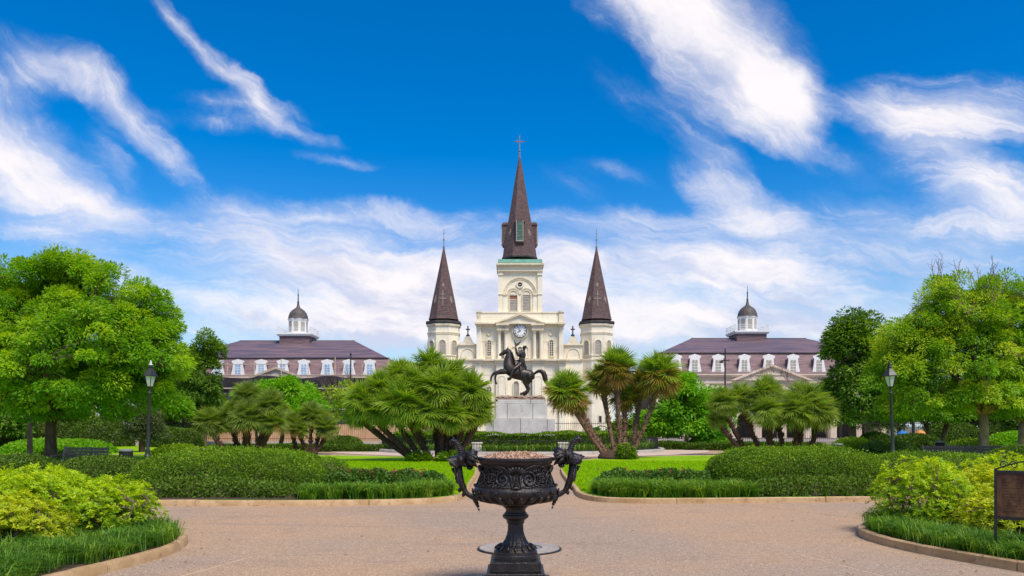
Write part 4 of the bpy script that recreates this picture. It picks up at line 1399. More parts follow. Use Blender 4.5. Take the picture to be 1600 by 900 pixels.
for k in range(16):
    a = k * 2.4
    q = hc + Vector((.03 + .075 * math.cos(a), .09 * math.sin(a), .06 + .05 * math.cos(k * 1.1)))
    m.ball(q, .045, 6, 4, (1.2, 1, .8))
m.build('hair', M_['bronze'], stat, smooth=True)
# plumed two cornered hat in the raised hand
m = MB()
hat = [(316, 120), (320, 108), (327, 128), (336, 136), (348, 133), (362, 122), (374, 110), (366, 130), (350, 150), (334, 158), (322, 150)]
pts = [Z5(x, y) for x, y in hat]
m.prism([(p[0], p[2]) for p in pts], SY - .28 - .10, SY - .28 + .10)
m.build('hat', M_['bronze_hat'], stat, bevel=.04)
m = MB()
m.prism([(p[0], p[2]) for p in [Z5(x, y) for x, y in ((360, 250), (398, 250), (404, 290), (420, 328), (404, 336), (384, 300), (372, 318), (356, 300))]], SY - .26, SY + .26)
m.build('coat_tails', M_['bronze'], stat, bevel=.06)
MB().tube([Vector(Z5(362, 300, -.40)[:3]), Vector(Z5(368, 350, -.52)[:3]), Vector(Z5(372, 400, -.52)[:3]), Vector(Z5(378, 446, -.48)[:3])], [.05, .045, .04, .02], 8).build('sword', M_['bronze'], stat, smooth=True)
m = MB()
for k in range(7):
    a = k / 6 * math.pi
    m.tube([Vector(Z5(378 + 16 * math.cos(a), 205 - 3 * math.sin(a), .22 * math.cos(a))[:3]), Vector(Z5(378 + 18 * math.cos(a), 216, .23 * math.cos(a))[:3])], [.05, .02], 5)
m.build('epaulette', M_['bronze'], stat, smooth=True)
m = MB()
m.ball(Vector(Z5(275, 336, -.30)[:3]), .10, 8, 6, (1.3, .8, 1))
m.ball(Vector(Z5(275, 336, .30)[:3]), .10, 8, 6, (1.3, .8, 1))
m.build('holster', M_['bronze'], stat, smooth=True)

# pedestal of granite blocks
pd = thing('pedestal', 'pale grey granite block pedestal under the bronze rider', 'pedestal', (SX, SY, 0))
dF = SY - 2.0


def prow(x0, x1, y0, y1, d, cuts, zb=None):
    z0 = cz_(y1, d) if zb is None else zb
    z1 = cz_(y0, d)
    cs = [x0] + cuts + [x1]
    for a, b in zip(cs[:-1], cs[1:]):
        MB().box(cx_(a, d) + .012, cx_(b, d) - .012, d, 2 * SY - d, z0 + .012, z1).build('block', M_['granite'], pd, bevel=.018)


prow(759, 867.5, 654.5, 673, SY - 2.3, [770.5, 813, 855], 0.0)
prow(775, 855.5, 631, 654.5, dF, [792.5, 832.5])
prow(777, 853.5, 624.5, 631, dF + .05, [829])
cap = MB()
rows = 9
nseg = 26
hw_ = 1.62
for j in range(rows + 1):
    for i in range(nseg + 1):
        u, w = i / nseg * 2 - 1, j / rows * 2 - 1
        edge = max(abs(u), abs(w))
        zz_ = cz_(624.4, dF) + (.26 + .05 * math.sin(i * 1.9 + j) + .03 * math.sin(i * .7 - 2 * j)) * (1 if edge < .94 else .55)
        cap.v.append((SX + .02 + u * hw_, SY + w * 1.9, zz_))
for j in range(rows):
    for i in range(nseg):
        a = j * (nseg + 1) + i
        cap.f.append((a, a + 1, a + nseg + 2, a + nseg + 1))
cap.box(SX + .02 - hw_, SX + .02 + hw_, SY - 1.9, SY + 1.9, cz_(624.5, dF) + .003, cz_(624.5, dF) + .12)
cap.build('capstone', M_['granite_top'], pd)

# ring fence of iron pickets
fc = thing('ring_fence', 'low black iron picket fence circling the statue hedge', 'fence', (SX, SY, .06))
m = MB()
nP = 330
for k in range(nP):
    a = 2 * math.pi * k / nP
    x, y = SX + 9.05 * math.cos(a), SY + 9.05 * math.sin(a)
    m.tube([(x, y, .06), (x, y, .86), (x, y, .93)], [.013, .013, .002], 4)
o = m.build('picket', M_['fence_iron'], fc)
o['kind'] = 'stuff'
for z in (.22, .78):
    MB().tube([(SX + 9.05 * math.cos(2 * math.pi * k / 72), SY + 9.05 * math.sin(2 * math.pi * k / 72), z) for k in range(73)], .02, 5, caps=False).build('rail', M_['fence_iron'], fc)
for px, w_ in ((745.5, 'left'), (880.0, 'right')):
    c = P(px, 697, 44.7)
    b = thing('stone_block', 'small white stone block by the statue fence, %s of the urn' % w_, 'stone block', (c.x, c.y, .06), 'white stone blocks by the statue fence')
    MB().box(c.x - .27, c.x + .27, c.y - .2, c.y + .2, .06, .62).build('shaft', M_['post_stone'], b, bevel=.02)
    MB().box(c.x - .31, c.x + .31, c.y - .24, c.y + .24, .621, .70).build('cap', M_['post_stone'], b, bevel=.02)

# perimeter railing toward the street
pf = thing('iron_railing', 'tall black iron railing on a low base along the far side of the square', 'railing', (0, 65.5, 0))
MB().box(-40, 40, 65.35, 65.65, 0, .35).build('base', M_['stone_kerb'], pf)
m = MB()
for x in np.arange(-40, 40, .16):
    m.tube([(x, 65.5, .35), (x, 65.5, 1.95), (x, 65.5, 2.05)], [.012, .012, .002], 4)
m.build('picket', M_['fence_iron'], pf)['kind'] = 'stuff'
for z in (.55, 1.8):
    MB().box(-40, 40, 65.485, 65.515, z, z + .04).build('rail', M_['fence_iron'], pf)
for x in np.arange(-39, 40, 6.0):
    MB().box(x - .09, x + .09, 65.41, 65.59, .35, 2.2).build('post', M_['fence_iron'], pf)
hd = thing('hoarding', 'tan plywood hoarding round the netted building', 'hoarding', (-28, 80, 0))
for k in range(20):
    x = -31.5 + k * 1.4
    MB().box(x, x + 1.38, 80, 80.05, .1, 1.75 + .04 * (k % 3)).build('panel', M_['wood_tan'], hd)

# ================================================================== URN
UX, UY = (805.6 - CXP) / F * 7.8, 7.8
Q = 7.8 / F / 3.75


def uz(y, dd=0.0):
    """height from the urn study at depth 7.8 - dd"""
    return EYE - (660 + y / 3.75 - HOR) / F * (7.8 - dd)


urn = thing('urn', 'large black cast iron urn with goat head handles at the near middle of the plaza', 'urn', (UX, UY, .014))
U = lambda rows: [(r * Q, uz(y, r * Q)) for y, r in rows]
bowl = MB().lathe(U([(498, 60), (492, 105), (489, 122), (484, 124), (480, 132), (473, 178), (462, 214), (448, 233), (432, 243), (418, 245), (402, 241), (394, 233), (388, 228), (380, 226), (374, 216), (350, 203), (320, 197), (290, 197), (262, 203), (252, 209)]), (UX, UY, 0), 64, caps=False)
bowl.build('bowl', M_['iron'], urn, smooth=True, auto=40)
rim = MB().lathe(U([(254, 208), (246, 214), (236, 216), (233, 222), (224, 226), (216, 224), (212, 218)]) + [(205 * Q, uz(212, 218 * Q) - .004), (200 * Q, uz(212, 218 * Q) - .06), (.001, uz(212, 218 * Q) - .07)], (UX, UY, 0), 64, caps=False)
rim.build('rim', M_['iron'], urn, smooth=True, auto=40)
stem = MB().lathe(U([(780, 127), (770, 126), (764, 118)]) + U([(748, 108), (742, 100)]), (UX, UY, 0), 48, caps=False)
stem.build('stem_base', M_['iron'], urn, smooth=True, auto=40)
stem = MB().lathe(U([(600, 46), (594, 52), (588, 50), (580, 54), (572, 62), (566, 74), (556, 77), (548, 75), (543, 67), (536, 66), (532, 60), (522, 57), (512, 60), (498, 76)]), (UX, UY, 0), 48, caps=False)
stem.build('stem_ring', M_['iron'], urn, smooth=True, auto=40)
# fluted stem
fl = MB()
rows_ = [(600, 45), (640, 47), (670, 54), (695, 64), (712, 74), (728, 88), (742, 104)]
n = 96
for y, r in rows_:
    for k in range(n):
        a = 2 * math.pi * k / n
        rr = r * Q * (1 - .075 * (1 - abs(math.sin(a * 10))) ** 1.0)
        fl.v.append((UX + rr * math.cos(a), UY + rr * math.sin(a), uz(y, r * Q)))
for i in range(len(rows_) - 1):
    for k in range(n):
        a, b = i * n + k, i * n + (k + 1) % n
        fl.f.append((a, b, b + n, a + n))
fl.build('stem', M_['iron'], urn, smooth=True)
# leaves lapping the foot of the stem
for k in range(16):
    a = 2 * math.pi * k / 16
    ca, sa = math.cos(a), math.sin(a)
    MB().tube([(UX + ca * r * Q * 1.0, UY + sa * r * Q * 1.0, uz(y, r * Q)) for r, y in [(88, 722), (104, 736), (116, 748), (124, 762)]], [.004, .011, .013, .004], 6).build('leaf_lap', M_['iron'], urn, smooth=True)
zp = uz(806, .21)
m = MB().lathe([(127 * Q, uz(782, 127 * Q)), (131 * Q, uz(792, 131 * Q)), (130 * Q, zp + .004), (130 * Q, zp - .02)], (UX, UY, 0), 48, caps=False)
m.build('foot', M_['iron'], urn, smooth=True, auto=40)
m = MB().box(UX - .243, UX + .243, UY - .243, UY + .243, .205, .306)
m.build('plinth', M_['iron'], urn, bevel=.008)
m = MB().box(UX - .278, UX + .278, UY - .278, UY + .278, .12, .2045)
m.build('plinth_step', M_['iron'], urn, bevel=.01)
m = MB().lathe([(.40, .014), (.40, .06), (.385, .075), (.37, .08), (.37, .115), (.355, .1195)], (UX, UY, 0), 8, rot=math.pi / 8)
m.build('base', M_['iron'], urn, bevel=.008)


def on_bowl(a, y, out=0.0):
    ys = [252, 262, 290, 320, 350, 374, 380, 388, 394, 402, 418, 432, 448, 462, 473, 480]
    rs = [209, 203, 197, 197, 203, 216, 226, 228, 233, 241, 245, 243, 233, 214, 178, 132]
    r = float(np.interp(y, ys, rs)) * Q
    return Vector((UX + (r + out) * math.sin(a), UY - (r + out) * math.cos(a), uz(y, r)))


def scroll_panel(a0, s):
    """foliate scrolls, right hand when s=1"""
    m = MB()
    W1 = 1.0 / 197  # angle per survey unit across the belly

    def path(pts, r0, r1, out=.010):
        n_ = len(pts)
        m.tube([on_bowl(a0 + s * x * W1, y, out) for x, y in pts], [r0 + (r1 - r0) * i / (n_ - 1) for i in range(n_)], 6)
    # big volute
    sp_ = []
    for k in range(22):
        t_ = k / 21
        ang = -math.pi * .5 + t_ * 4.2 * math.pi / 1.3
        rr = 42 * (1 - t_) ** .9 + 4
        sp_.append((72 + rr * math.cos(ang) * .9, 336 + rr * math.sin(ang)))
    path(sp_, .013, .007, .012)
    path([(14, 385), (24, 360), (26, 330), (34, 305), (52, 290), (74, 292)], .010, .013)
    path([(40, 300), (62, 270), (95, 256), (130, 256), (160, 268), (175, 285)], .008, .005)
    # second small volute and acanthus lobes
    sp2 = []
    for k in range(16):
        t_ = k / 15
        ang = math.pi + t_ * 3.0 * math.pi
        rr = 24 * (1 - t_) + 3
        sp2.append((150 + rr * math.cos(ang), 325 + rr * math.sin(ang)))
    path(sp2, .011, .006, .012)
    rnd = random.Random(5)
    for (x, y, ang, L) in ((100, 300, -60, 26), (112, 318, -35, 26), (118, 300, -80, 24), (98, 372, 20, 34), (120, 362, -10, 30), (135, 372, 15, 34), (158, 360, -40, 30), (175, 370, 10, 24), (165, 300, -70, 24), (182, 318, -95, 26), (130, 290, -50, 20), (60, 372, 30, 24), (80, 380, 0, 22), (185, 345, -90, 24), (142, 345, 20, 22), (108, 345, 60, 22)):
        dx, dy = math.cos(R(ang)), math.sin(R(ang))
        path([(x, y), (x + dx * L * .5 + dy * 3, y + dy * L * .5 - dx * 3), (x + dx * L, y + dy * L)], .012, .003, .008)
    path([(16, 382), (60, 386), (110, 383), (160, 385), (200, 382)], .006, .006, .004)
    return m


rel = 0
for kq in range(4):
    a0 = kq * math.pi / 2
    for s in (-1, 1):
        scroll_panel(a0, s).build('scroll_relief', M_['iron'], urn, smooth=True)
    m = MB()
    for q in range(9):
        ang = R(-80 + q * 20)
        tip = on_bowl(a0 + math.sin(ang) * 62 / 197, 296 - 34 * math.cos(ang), .016)
        m.tube([on_bowl(a0, 300, .01), (on_bowl(a0, 300, .01) + tip) / 2 + Vector((math.sin(a0), -math.cos(a0), 0)) * .012, tip], [.006, .012, .014], 6)
    for u in (-18, 0, 18):
        pts = [on_bowl(a0 + u / 197, y, .012) for y in range(300, 386, 8)]
        for i_, p in enumerate(pts):
            m.ball(p, .0085 if u == 0 else .006, 6, 4)
    for u in (-26, 26, -9, 9):
        m.tube([on_bowl(a0 + u / 197, 298, .006), on_bowl(a0 + u * .8 / 197, 384, .006)], .005, 5)
    m.tube([on_bowl(a0 - 24 / 197, 392, .01), on_bowl(a0, 384, .02), on_bowl(a0 + 24 / 197, 392, .01)], [.006, .016, .006], 6)
    m.build('shell_relief', M_['iron'], urn, smooth=True)
for k in range(12):
    a = k * math.pi / 6
    c = on_bowl(a, 424, .004)
    nrm = Vector((math.sin(a), -math.cos(a), -.15)).normalized()
    tx = Vector((math.cos(a), math.sin(a), 0))
    ty = nrm.cross(tx)
    m = MB()
    m.tube([c + tx * .040 * math.cos(t_) + ty * .026 * math.sin(t_) + nrm * .006 for t_ in np.linspace(0, 6.2832, 17)], .008, 6, caps=False)
    for q in range(8):
        t_ = q * math.pi / 4
        m.tube([c + nrm * .008, c + tx * .028 * math.cos(t_) + ty * .018 * math.sin(t_) + nrm * .010], [.004, .008], 5)
    m.ball(c + nrm * .008, .010, 8, 5)
    m.build('rosette', M_['iron'], urn, smooth=True)
for k in range(24):
    a = (k + .5) * math.pi / 12
    m = MB().tube([on_bowl(a, y, o_) for y, o_ in ((442, .002), (452, .010), (464, .014), (474, .010), (480, .0))], [.010, .022, .024, .016, .006], 6)
    m.build('gadroon', M_['iron'], urn, smooth=True)


def pz(px, py, d=7.8, dy=0.0):
    p = P(px, py, d)
    return Vector((p.x, p.y + dy, p.z))


for s, tilt, dzh in ((-1, .0, 0.0), (1, -.10, .022)):
    d_ = 7.8 + (.05 if s > 0 else -.03)
    # study columns are those of the left handle, mirrored for the right one
    X = lambda x: 805.6 + (s * (805.6 - x) if s > 0 else -(805.6 - x))
    pt = lambda x, y, dy=0.0: pz(X(x), y, d_, dy) + Vector((0, 0, dzh))
    hnd = MB().tube([pt(716, 727), pt(717, 738), pt(719, 750), pt(723, 762), pt(729, 771), pt(737, 776), pt(744, 776)], [.040, .038, .036, .031, .026, .026, .030], 12).build('handle', M_['iron'], urn, smooth=True)
    m = MB()
    for x, y in ((712.5, 741), (713, 747), (714.5, 752), (718, 766), (724, 773)):
        m.ball(pt(x, y), .018, 7, 5, (1, 1, 1.3))
    m.tube([pt(721, 736), pt(723, 752), pt(729, 766)], [.012, .016, .010], 6)
    m.tube([pt(714, 733, -.03), pt(716, 750, -.036), pt(723, 766, -.03)], [.010, .014, .008], 6)
    m.build('handle_leaves', M_['iron'], hnd, smooth=True)
    # goat head looking outward and down
    hd_ = [pt(721, 715), pt(715, 714), pt(711, 719), pt(707.5, 725), (pt(705.8, 729))]
    rr = [.045, .060, .050, .036, .026]
    skin('goat_head', [(*p, r) for p, r in zip(hd_, rr)], [(0, 1), (1, 2), (2, 3), (3, 4)], M_['iron'], hnd, 2, 1)
    m = MB()
    for q in (-1, 1):
        m.ball(pt(711.5, 715, q * .045), .014, 8, 5)
        m.tube([pt(717, 713, q * .045), pt(721, 717, q * .085), pt(722, 723, q * .095)], [.022, .028, .006], 6)
        m.ball(pt(705.2, 727.5, q * .015), .009, 6, 4)
    m.tube([pt(707, 731), pt(708.5, 736), pt(710, 740)], [.018, .014, .004], 6)
    m.build('goat_face', M_['iron'], hnd, smooth=True)
    # ringed horn curling up and out
    hs_ = [pt(722, 712), pt(720.5, 706), pt(717.5, 700), pt(714.5, 694), pt(711, 689.5), pt(706.8, 688.2), pt(703.8, 690.5), pt(704.6, 694), pt(707.5, 694.5)]
    hr = [.030, .027, .024, .023, .023, .021, .017, .012, .007]
    m = MB().tube(hs_, hr, 9)
    for i_ in range(0, 5):
        for t_ in (0, .5):
            q = hs_[i_].lerp(hs_[i_ + 1], t_)
            m.ball(q, hr[i_] * 1.28, 8, 5, (1, 1, .55))
    m.ball(pt(708.3, 685.6), .013, 7, 5, (1, 1, 1.3))
    m.build('horn', M_['iron'], hnd, smooth=True)
    # acanthus ruff where the head meets the rim
    m = MB()
    rnd = random.Random(3)
    for k in range(22):
        a = k / 22 * 2 * math.pi
        q = rnd.random()
        b0 = pt(722 + 2 * math.cos(a), 719 + 5 * math.sin(a), .05 * math.sin(a * 1.0))
        dv = Vector((-s * -1 * 0, 0, 0))
        inn = pt(733 + 9 * q, 716 + 9 * math.sin(a) - 2 * q, .09 * math.cos(a))
        tip = pt(738 + 10 * q, 719 + 12 * math.sin(a), .12 * math.cos(a))
        m.tube([b0, inn, tip], [.020, .026, .006], 6)
    for x, y, r_ in ((733, 711, .024), (739, 712, .020), (744, 713.5, .016), (727, 726, .03), (734, 731, .026)):
        m.ball(pt(x, y, -.03), r_, 8, 5, (1.2, 1, .8))
        m.ball(pt(x, y, .04), r_, 8, 5, (1.2, 1, .8))
    m.build('acanthus_ruff', M_['iron'], hnd, smooth=True)
    m = MB()
    for x, y, r_ in ((741, 777, .030), (743, 782, .026), (745, 787, .021), (746.6, 791, .016), (748, 796, .010)):
        m.ball(pt(x, y), r_, 8, 5, (1, 1, 1.15))
    m.tube([pt(748, 796), pt(749, 799)], [.008, .002], 6)
    m.build('pendant', M_['iron'], hnd, smooth=True)

# gravel heaped in the urn
n_ = 2600
a = RNG.random(n_) * 6.283
r = np.sqrt(RNG.random(n_)) * .335
zt_ = uz(212, 218 * Q)
hgt = zt_ - .035 + .075 * (1 - (r / .335) ** 2) + .02 * np.sin(a * 2 + 1) * (r / .335) + .01 * RNG.random(n_)
c = np.stack([UX + .0 + r * np.cos(a), UY + r * np.sin(a), hgt], 1)
octv = np.array([(1, 0, 0), (0, 1, 0), (-1, 0, 0), (0, -1, 0), (0, 0, 1), (0, 0, -1)], float)
sz = (.006 + .008 * RNG.random((n_, 1, 1)))
V = (c[:, None, :] + octv[None] * sz * (.6 + .8 * RNG.random((n_, 6, 1)))).reshape(-1, 3)
gm = leafmat('pebble tones', (.16, .085, .055), (.36, .20, .125), (.60, .43, .31), 0.0, .02)
g = quads('gravel', V, 6, [(0, 1, 4), (1, 2, 4), (2, 3, 4), (3, 0, 4), (1, 0, 5), (2, 1, 5), (3, 2, 5), (0, 3, 5)], RNG.random(n_), gm)
tag(g, 'reddish brown gravel heaped inside the black urn', kind='stuff')
# mound under the pebbles
m = MB().lathe([(.332, zt_ - .06), (.30, zt_ - .025), (.2, zt_ + .012), (.1, zt_ + .030), (.001, zt_ + .036)], (UX, UY, 0), 32, caps=False)
mo_ = m.build('gravel_bed', M_['pebble'], smooth=True)
tag(mo_, 'packed gravel filling the black urn below the loose pebbles', kind='stuff')

# ================================================================== LAMPS, BENCHES, BINS, SIGN
def lamp(label, bx, by, lean):
    L = thing('street_lamp', label, 'street lamp', (0, 0, 0), 'black lantern posts by the hedges')
    I = M_['black']
    MB().lathe([(.17, 0), (.17, .10), (.15, .14), (.13, .30), (.15, .36), (.11, .42), (.085, .55), (.10, .60), (.075, .66), (.068, 1.4), (.058, 2.9), (.075, 2.95), (.05, 3.0), (.045, 3.13)], (0, 0, 0), 14).build('post', I, L, smooth=True, auto=40)
    z0 = 3.13
    MB().lathe([(.05, z0), (.10, z0 + .03), (.12, z0 + .06), (.10, z0 + .07)], (0, 0, 0), 12).build('lantern_seat', I, L)
    MB().lathe([(.115, z0 + .08), (.235, z0 + .49)], (0, 0, 0), 6, caps=False).build('glass', M_['frost'], L)
    m = MB()
    for k in range(6):
        a = k * math.pi / 3
        m.tube([(.12 * math.cos(a), .12 * math.sin(a), z0 + .07), (.245 * math.cos(a), .245 * math.sin(a), z0 + .5)], .014, 5)
    m.build('lantern_frame', I, L)
    MB().lathe([(.31, z0 + .49), (.31, z0 + .52), (.20, z0 + .68), (.10, z0 + .80), (.09, z0 + .86), (.12, z0 + .88), (.07, z0 + .93)], (0, 0, 0), 6).build('lantern_cap', I, L)
    MB().lathe([(.05, z0 + .93), (.09, z0 + .96), (.05, z0 + 1.0), (.045, z0 + 1.06), (.012, z0 + 1.15)], (0, 0, 0), 10).build('finial', M_['frost'] if lean > 0 else I, L)
    L.location = (bx, by, .02)
    L.rotation_euler = (0, R(lean), 0)
    return L


lamp('black lantern post with a pale finial among the trees on the left', (230 - 800) / F * 32.5, 32.5, 2.0)
lamp('black lantern post with a dark finial before the trees on the right', (1396 - 800) / F * 32.5, 32.5, -2.2)
for (px, d, top, lab, arms) in ((1133, 82, 545, 'thin dark pole with a cross bar and camera before the right building', 1), (548, 86, 553, 'thin plain dark pole before the netted building on the left', 0)):
    c = P(px, 690, d)
    t_ = thing('pole', lab, 'pole', (c.x, d, 0), 'thin poles in the street')
    zt2 = cz_(top, d)
    MB().tube([(c.x, d, 0), (c.x, d, zt2)], [.11, .07], 8).build('shaft', M_['black'], t_)
    if arms:
        zc = cz_(563, d)
        MB().box(c.x - .42, c.x + .42, d - .05, d + .05, zc - .05, zc + .05).build('cross_bar', M_['black'], t_)
        MB().box(c.x - .55, c.x - .22, d - .15, d + .15, zc - .28, zc - .06).build('camera_box', M_['black'], t_, bevel=.04)
    else:
        MB().ball((c.x, d, zt2), .12, 8, 6).build('cap', M_['black'], t_)


def bench(label, x, y, rz):
    b = thing('park_bench', label, 'bench', (0, 0, 0), 'black park benches by the hedges')
    for k in range(5):
        MB().box(-.9, .9, .02 + k * .085, .09 + k * .085, .43, .46).build('seat_slat', M_['black'], b)
    for k in range(4):
        MB().box(-.9, .9, .47 + k * .02, .495 + k * .02, .52 + k * .095, .60 + k * .095).build('back_slat', M_['black'], b)
    for s in (-1, 1):
        m = MB()
        m.tube([(s * .85, .05, 0), (s * .85, .03, .42), (s * .85, .05, .62), (s * .85, .44, .63)], .03, 6)
        m.tube([(s * .85, .48, 0), (s * .85, .46, .45), (s * .85, .56, .93)], .03, 6)
        m.build('end_frame', M_['black'], b)
    b.location = (x, y, .05)
    b.rotation_euler = (0, 0, rz)
    return b


bench('black bench half hidden by the hedge beside the left tree trunk', (112 - 800) / F * 24.6, 24.6, R(-18))
for px, py, lab, rz in ((1495, 722, 'black bench before the mound, farther from the pale tree trunk', R(8)), (1529, 724, 'black bench before the mound, touching the pale tree trunk', R(-20))):
    bench(lab, (px - 800) / F * 26.5, 26.5, rz)


def bin_(label, px, d):
    x, y = (px - 800) / F * d, d
    b = thing('litter_bin', label, 'bin', (x, y, .05), 'dark litter bins in the gardens')
    MB().lathe([(.15, .05), (.17, .4), (.19, .80)], (x, y, 0), 18).build('body', M_['fence_iron'], b, smooth=True, auto=40)
    MB().lathe([(.205, .80), (.21, .83), (.20, .86), (.14, .87)], (x, y, 0), 18).build('lid', M_['cover'], b)
    m = MB()
    for k in range(18):
        a = k * math.pi / 9
        m.tube([(x + .165 * math.cos(a), y + .165 * math.sin(a), .06), (x + .20 * math.cos(a), y + .20 * math.sin(a), .80)], .012, 4)
    m.build('slat', M_['black'], b)['kind'] = 'stuff'


bin_('dark litter bin left of the left lantern post', 197, 25.5)
bin_('dark litter bin between the left lantern post and the fan palms', 318, 26)
bin_('dark litter bin beside the right fan palms', 1309, 34)
bin_('dark litter bin before the many stemmed small tree', 1469, 39)

# notice board at the right edge
sg = thing('notice_board', 'rusty bronze plaque in a black iron frame with scrolled top at the right edge', 'notice board', (5.66, 9.35, .1))
A_, B_ = Vector((5.66, 9.35, 0)), Vector((6.50, 8.75, 0))
ux_ = (B_ - A_).normalized()
nx_ = Vector((ux_.y, -ux_.x, 0))
wid_ = (B_ - A_).length


def sgbox(m, u0, u1, z0, z1, w0, w1):
    vs = [tuple(A_ + ux_ * u + nx_ * w + Vector((0, 0, z))) for z in (z0, z1) for w in (w0, w1) for u in (u0, u1)]
    m.add(vs, [(0, 2, 3, 1), (4, 5, 7, 6), (0, 1, 5, 4), (2, 6, 7, 3), (0, 4, 6, 2), (1, 3, 7, 5)])
    return m


zt3, zb3 = 1.085, .515
sgbox(MB(), .03, wid_ - .03, zb3 + .03, zt3 - .03, -.015, .015).build('plaque', M_['board'], sg)
for u in (0, wid_ - .03):
    sgbox(MB(), u, u + .03, .05, zt3 + .02, -.02, .02).build('post', M_['iron'], sg)
for z in (zt3 - .035, zb3):
    sgbox(MB(), .031, wid_ - .031, z, z + .034, -.022, .022).build('frame_rail', M_['iron'], sg)
m = MB()
for k in range(4):
    u0 = .04 + k * (wid_ - .08) / 4
    hgt_ = .07 + .05 * (1 - abs(k - 1.5) / 1.5)
    for dirn in (0, 1):
        cxq = u0 + .055 + dirn * .10
        pts_ = []
        for q in range(14):
            t_ = q / 13
            an = (math.pi * (1 if dirn else 0)) + (-1 if dirn else 1) * t_ * 2.8 * math.pi
            rr = .048 * (1 - t_ * .8)
            pts_.append(A_ + ux_ * (cxq + rr * math.cos(an)) + Vector((0, 0, zt3 + .05 + rr * math.sin(an) + hgt_ * .2)))
        m.tube(pts_, .007, 5)
m.tube([A_ + ux_ * (wid_ * t_) + Vector((0, 0, zt3 + .01 + .13 * math.sin(math.pi * t_))) for t_ in np.linspace(0, 1, 17)], .009, 5)
m.build('scrollwork', M_['iron'], sg, smooth=True)
# worn raised lines of cast lettering, past reading
m = MB()
rl = random.Random(9)
z = zt3 - .10
while z > zb3 + .07:
    u = .09
    while u < wid_ - .12:
        w = .02 + rl.random() * .05
        if rl.random() < .85:
            sgbox(m, u, u + w, z, z + .012, .0152, .019)
        u += w + .015
    z -= .034
m.build('worn_lettering', M_['board'], sg)['kind'] = 'stuff'

# market umbrellas far right
for px, py, d, mt, lab in ((1410, 676, 54, 'umb_blue', 'blue market umbrella beyond the hedges right of the right lantern'), (1438, 675, 55, 'umb_orange', 'orange market umbrella beyond the hedges right of the blue one')):
    c = P(px, py, d)
    u = thing('market_umbrella', lab, 'umbrella', (c.x, d, 0), 'market umbrellas in the street')
    MB().tube([(c.x, d, 0), (c.x, d, c.z + .18)], .02, 6).build('pole', M_['pole_tan'], u)
    MB().lathe([(.34, c.z - .14), (.34, c.z - .06), (.18, c.z + .08), (.02, c.z + .15)], (c.x, d, 0), 8, caps=False).build('canopy', M_[mt], u)

# ================================================================== TREES
def rand_dirs(n, zmin=-1.0):
    z = zmin + (1 - zmin) * RNG.random(n)
    a = RNG.random(n) * 6.28318
    r = np.sqrt(np.maximum(0, 1 - z * z))
    return np.stack([r * np.cos(a), r * np.sin(a), z], 1)


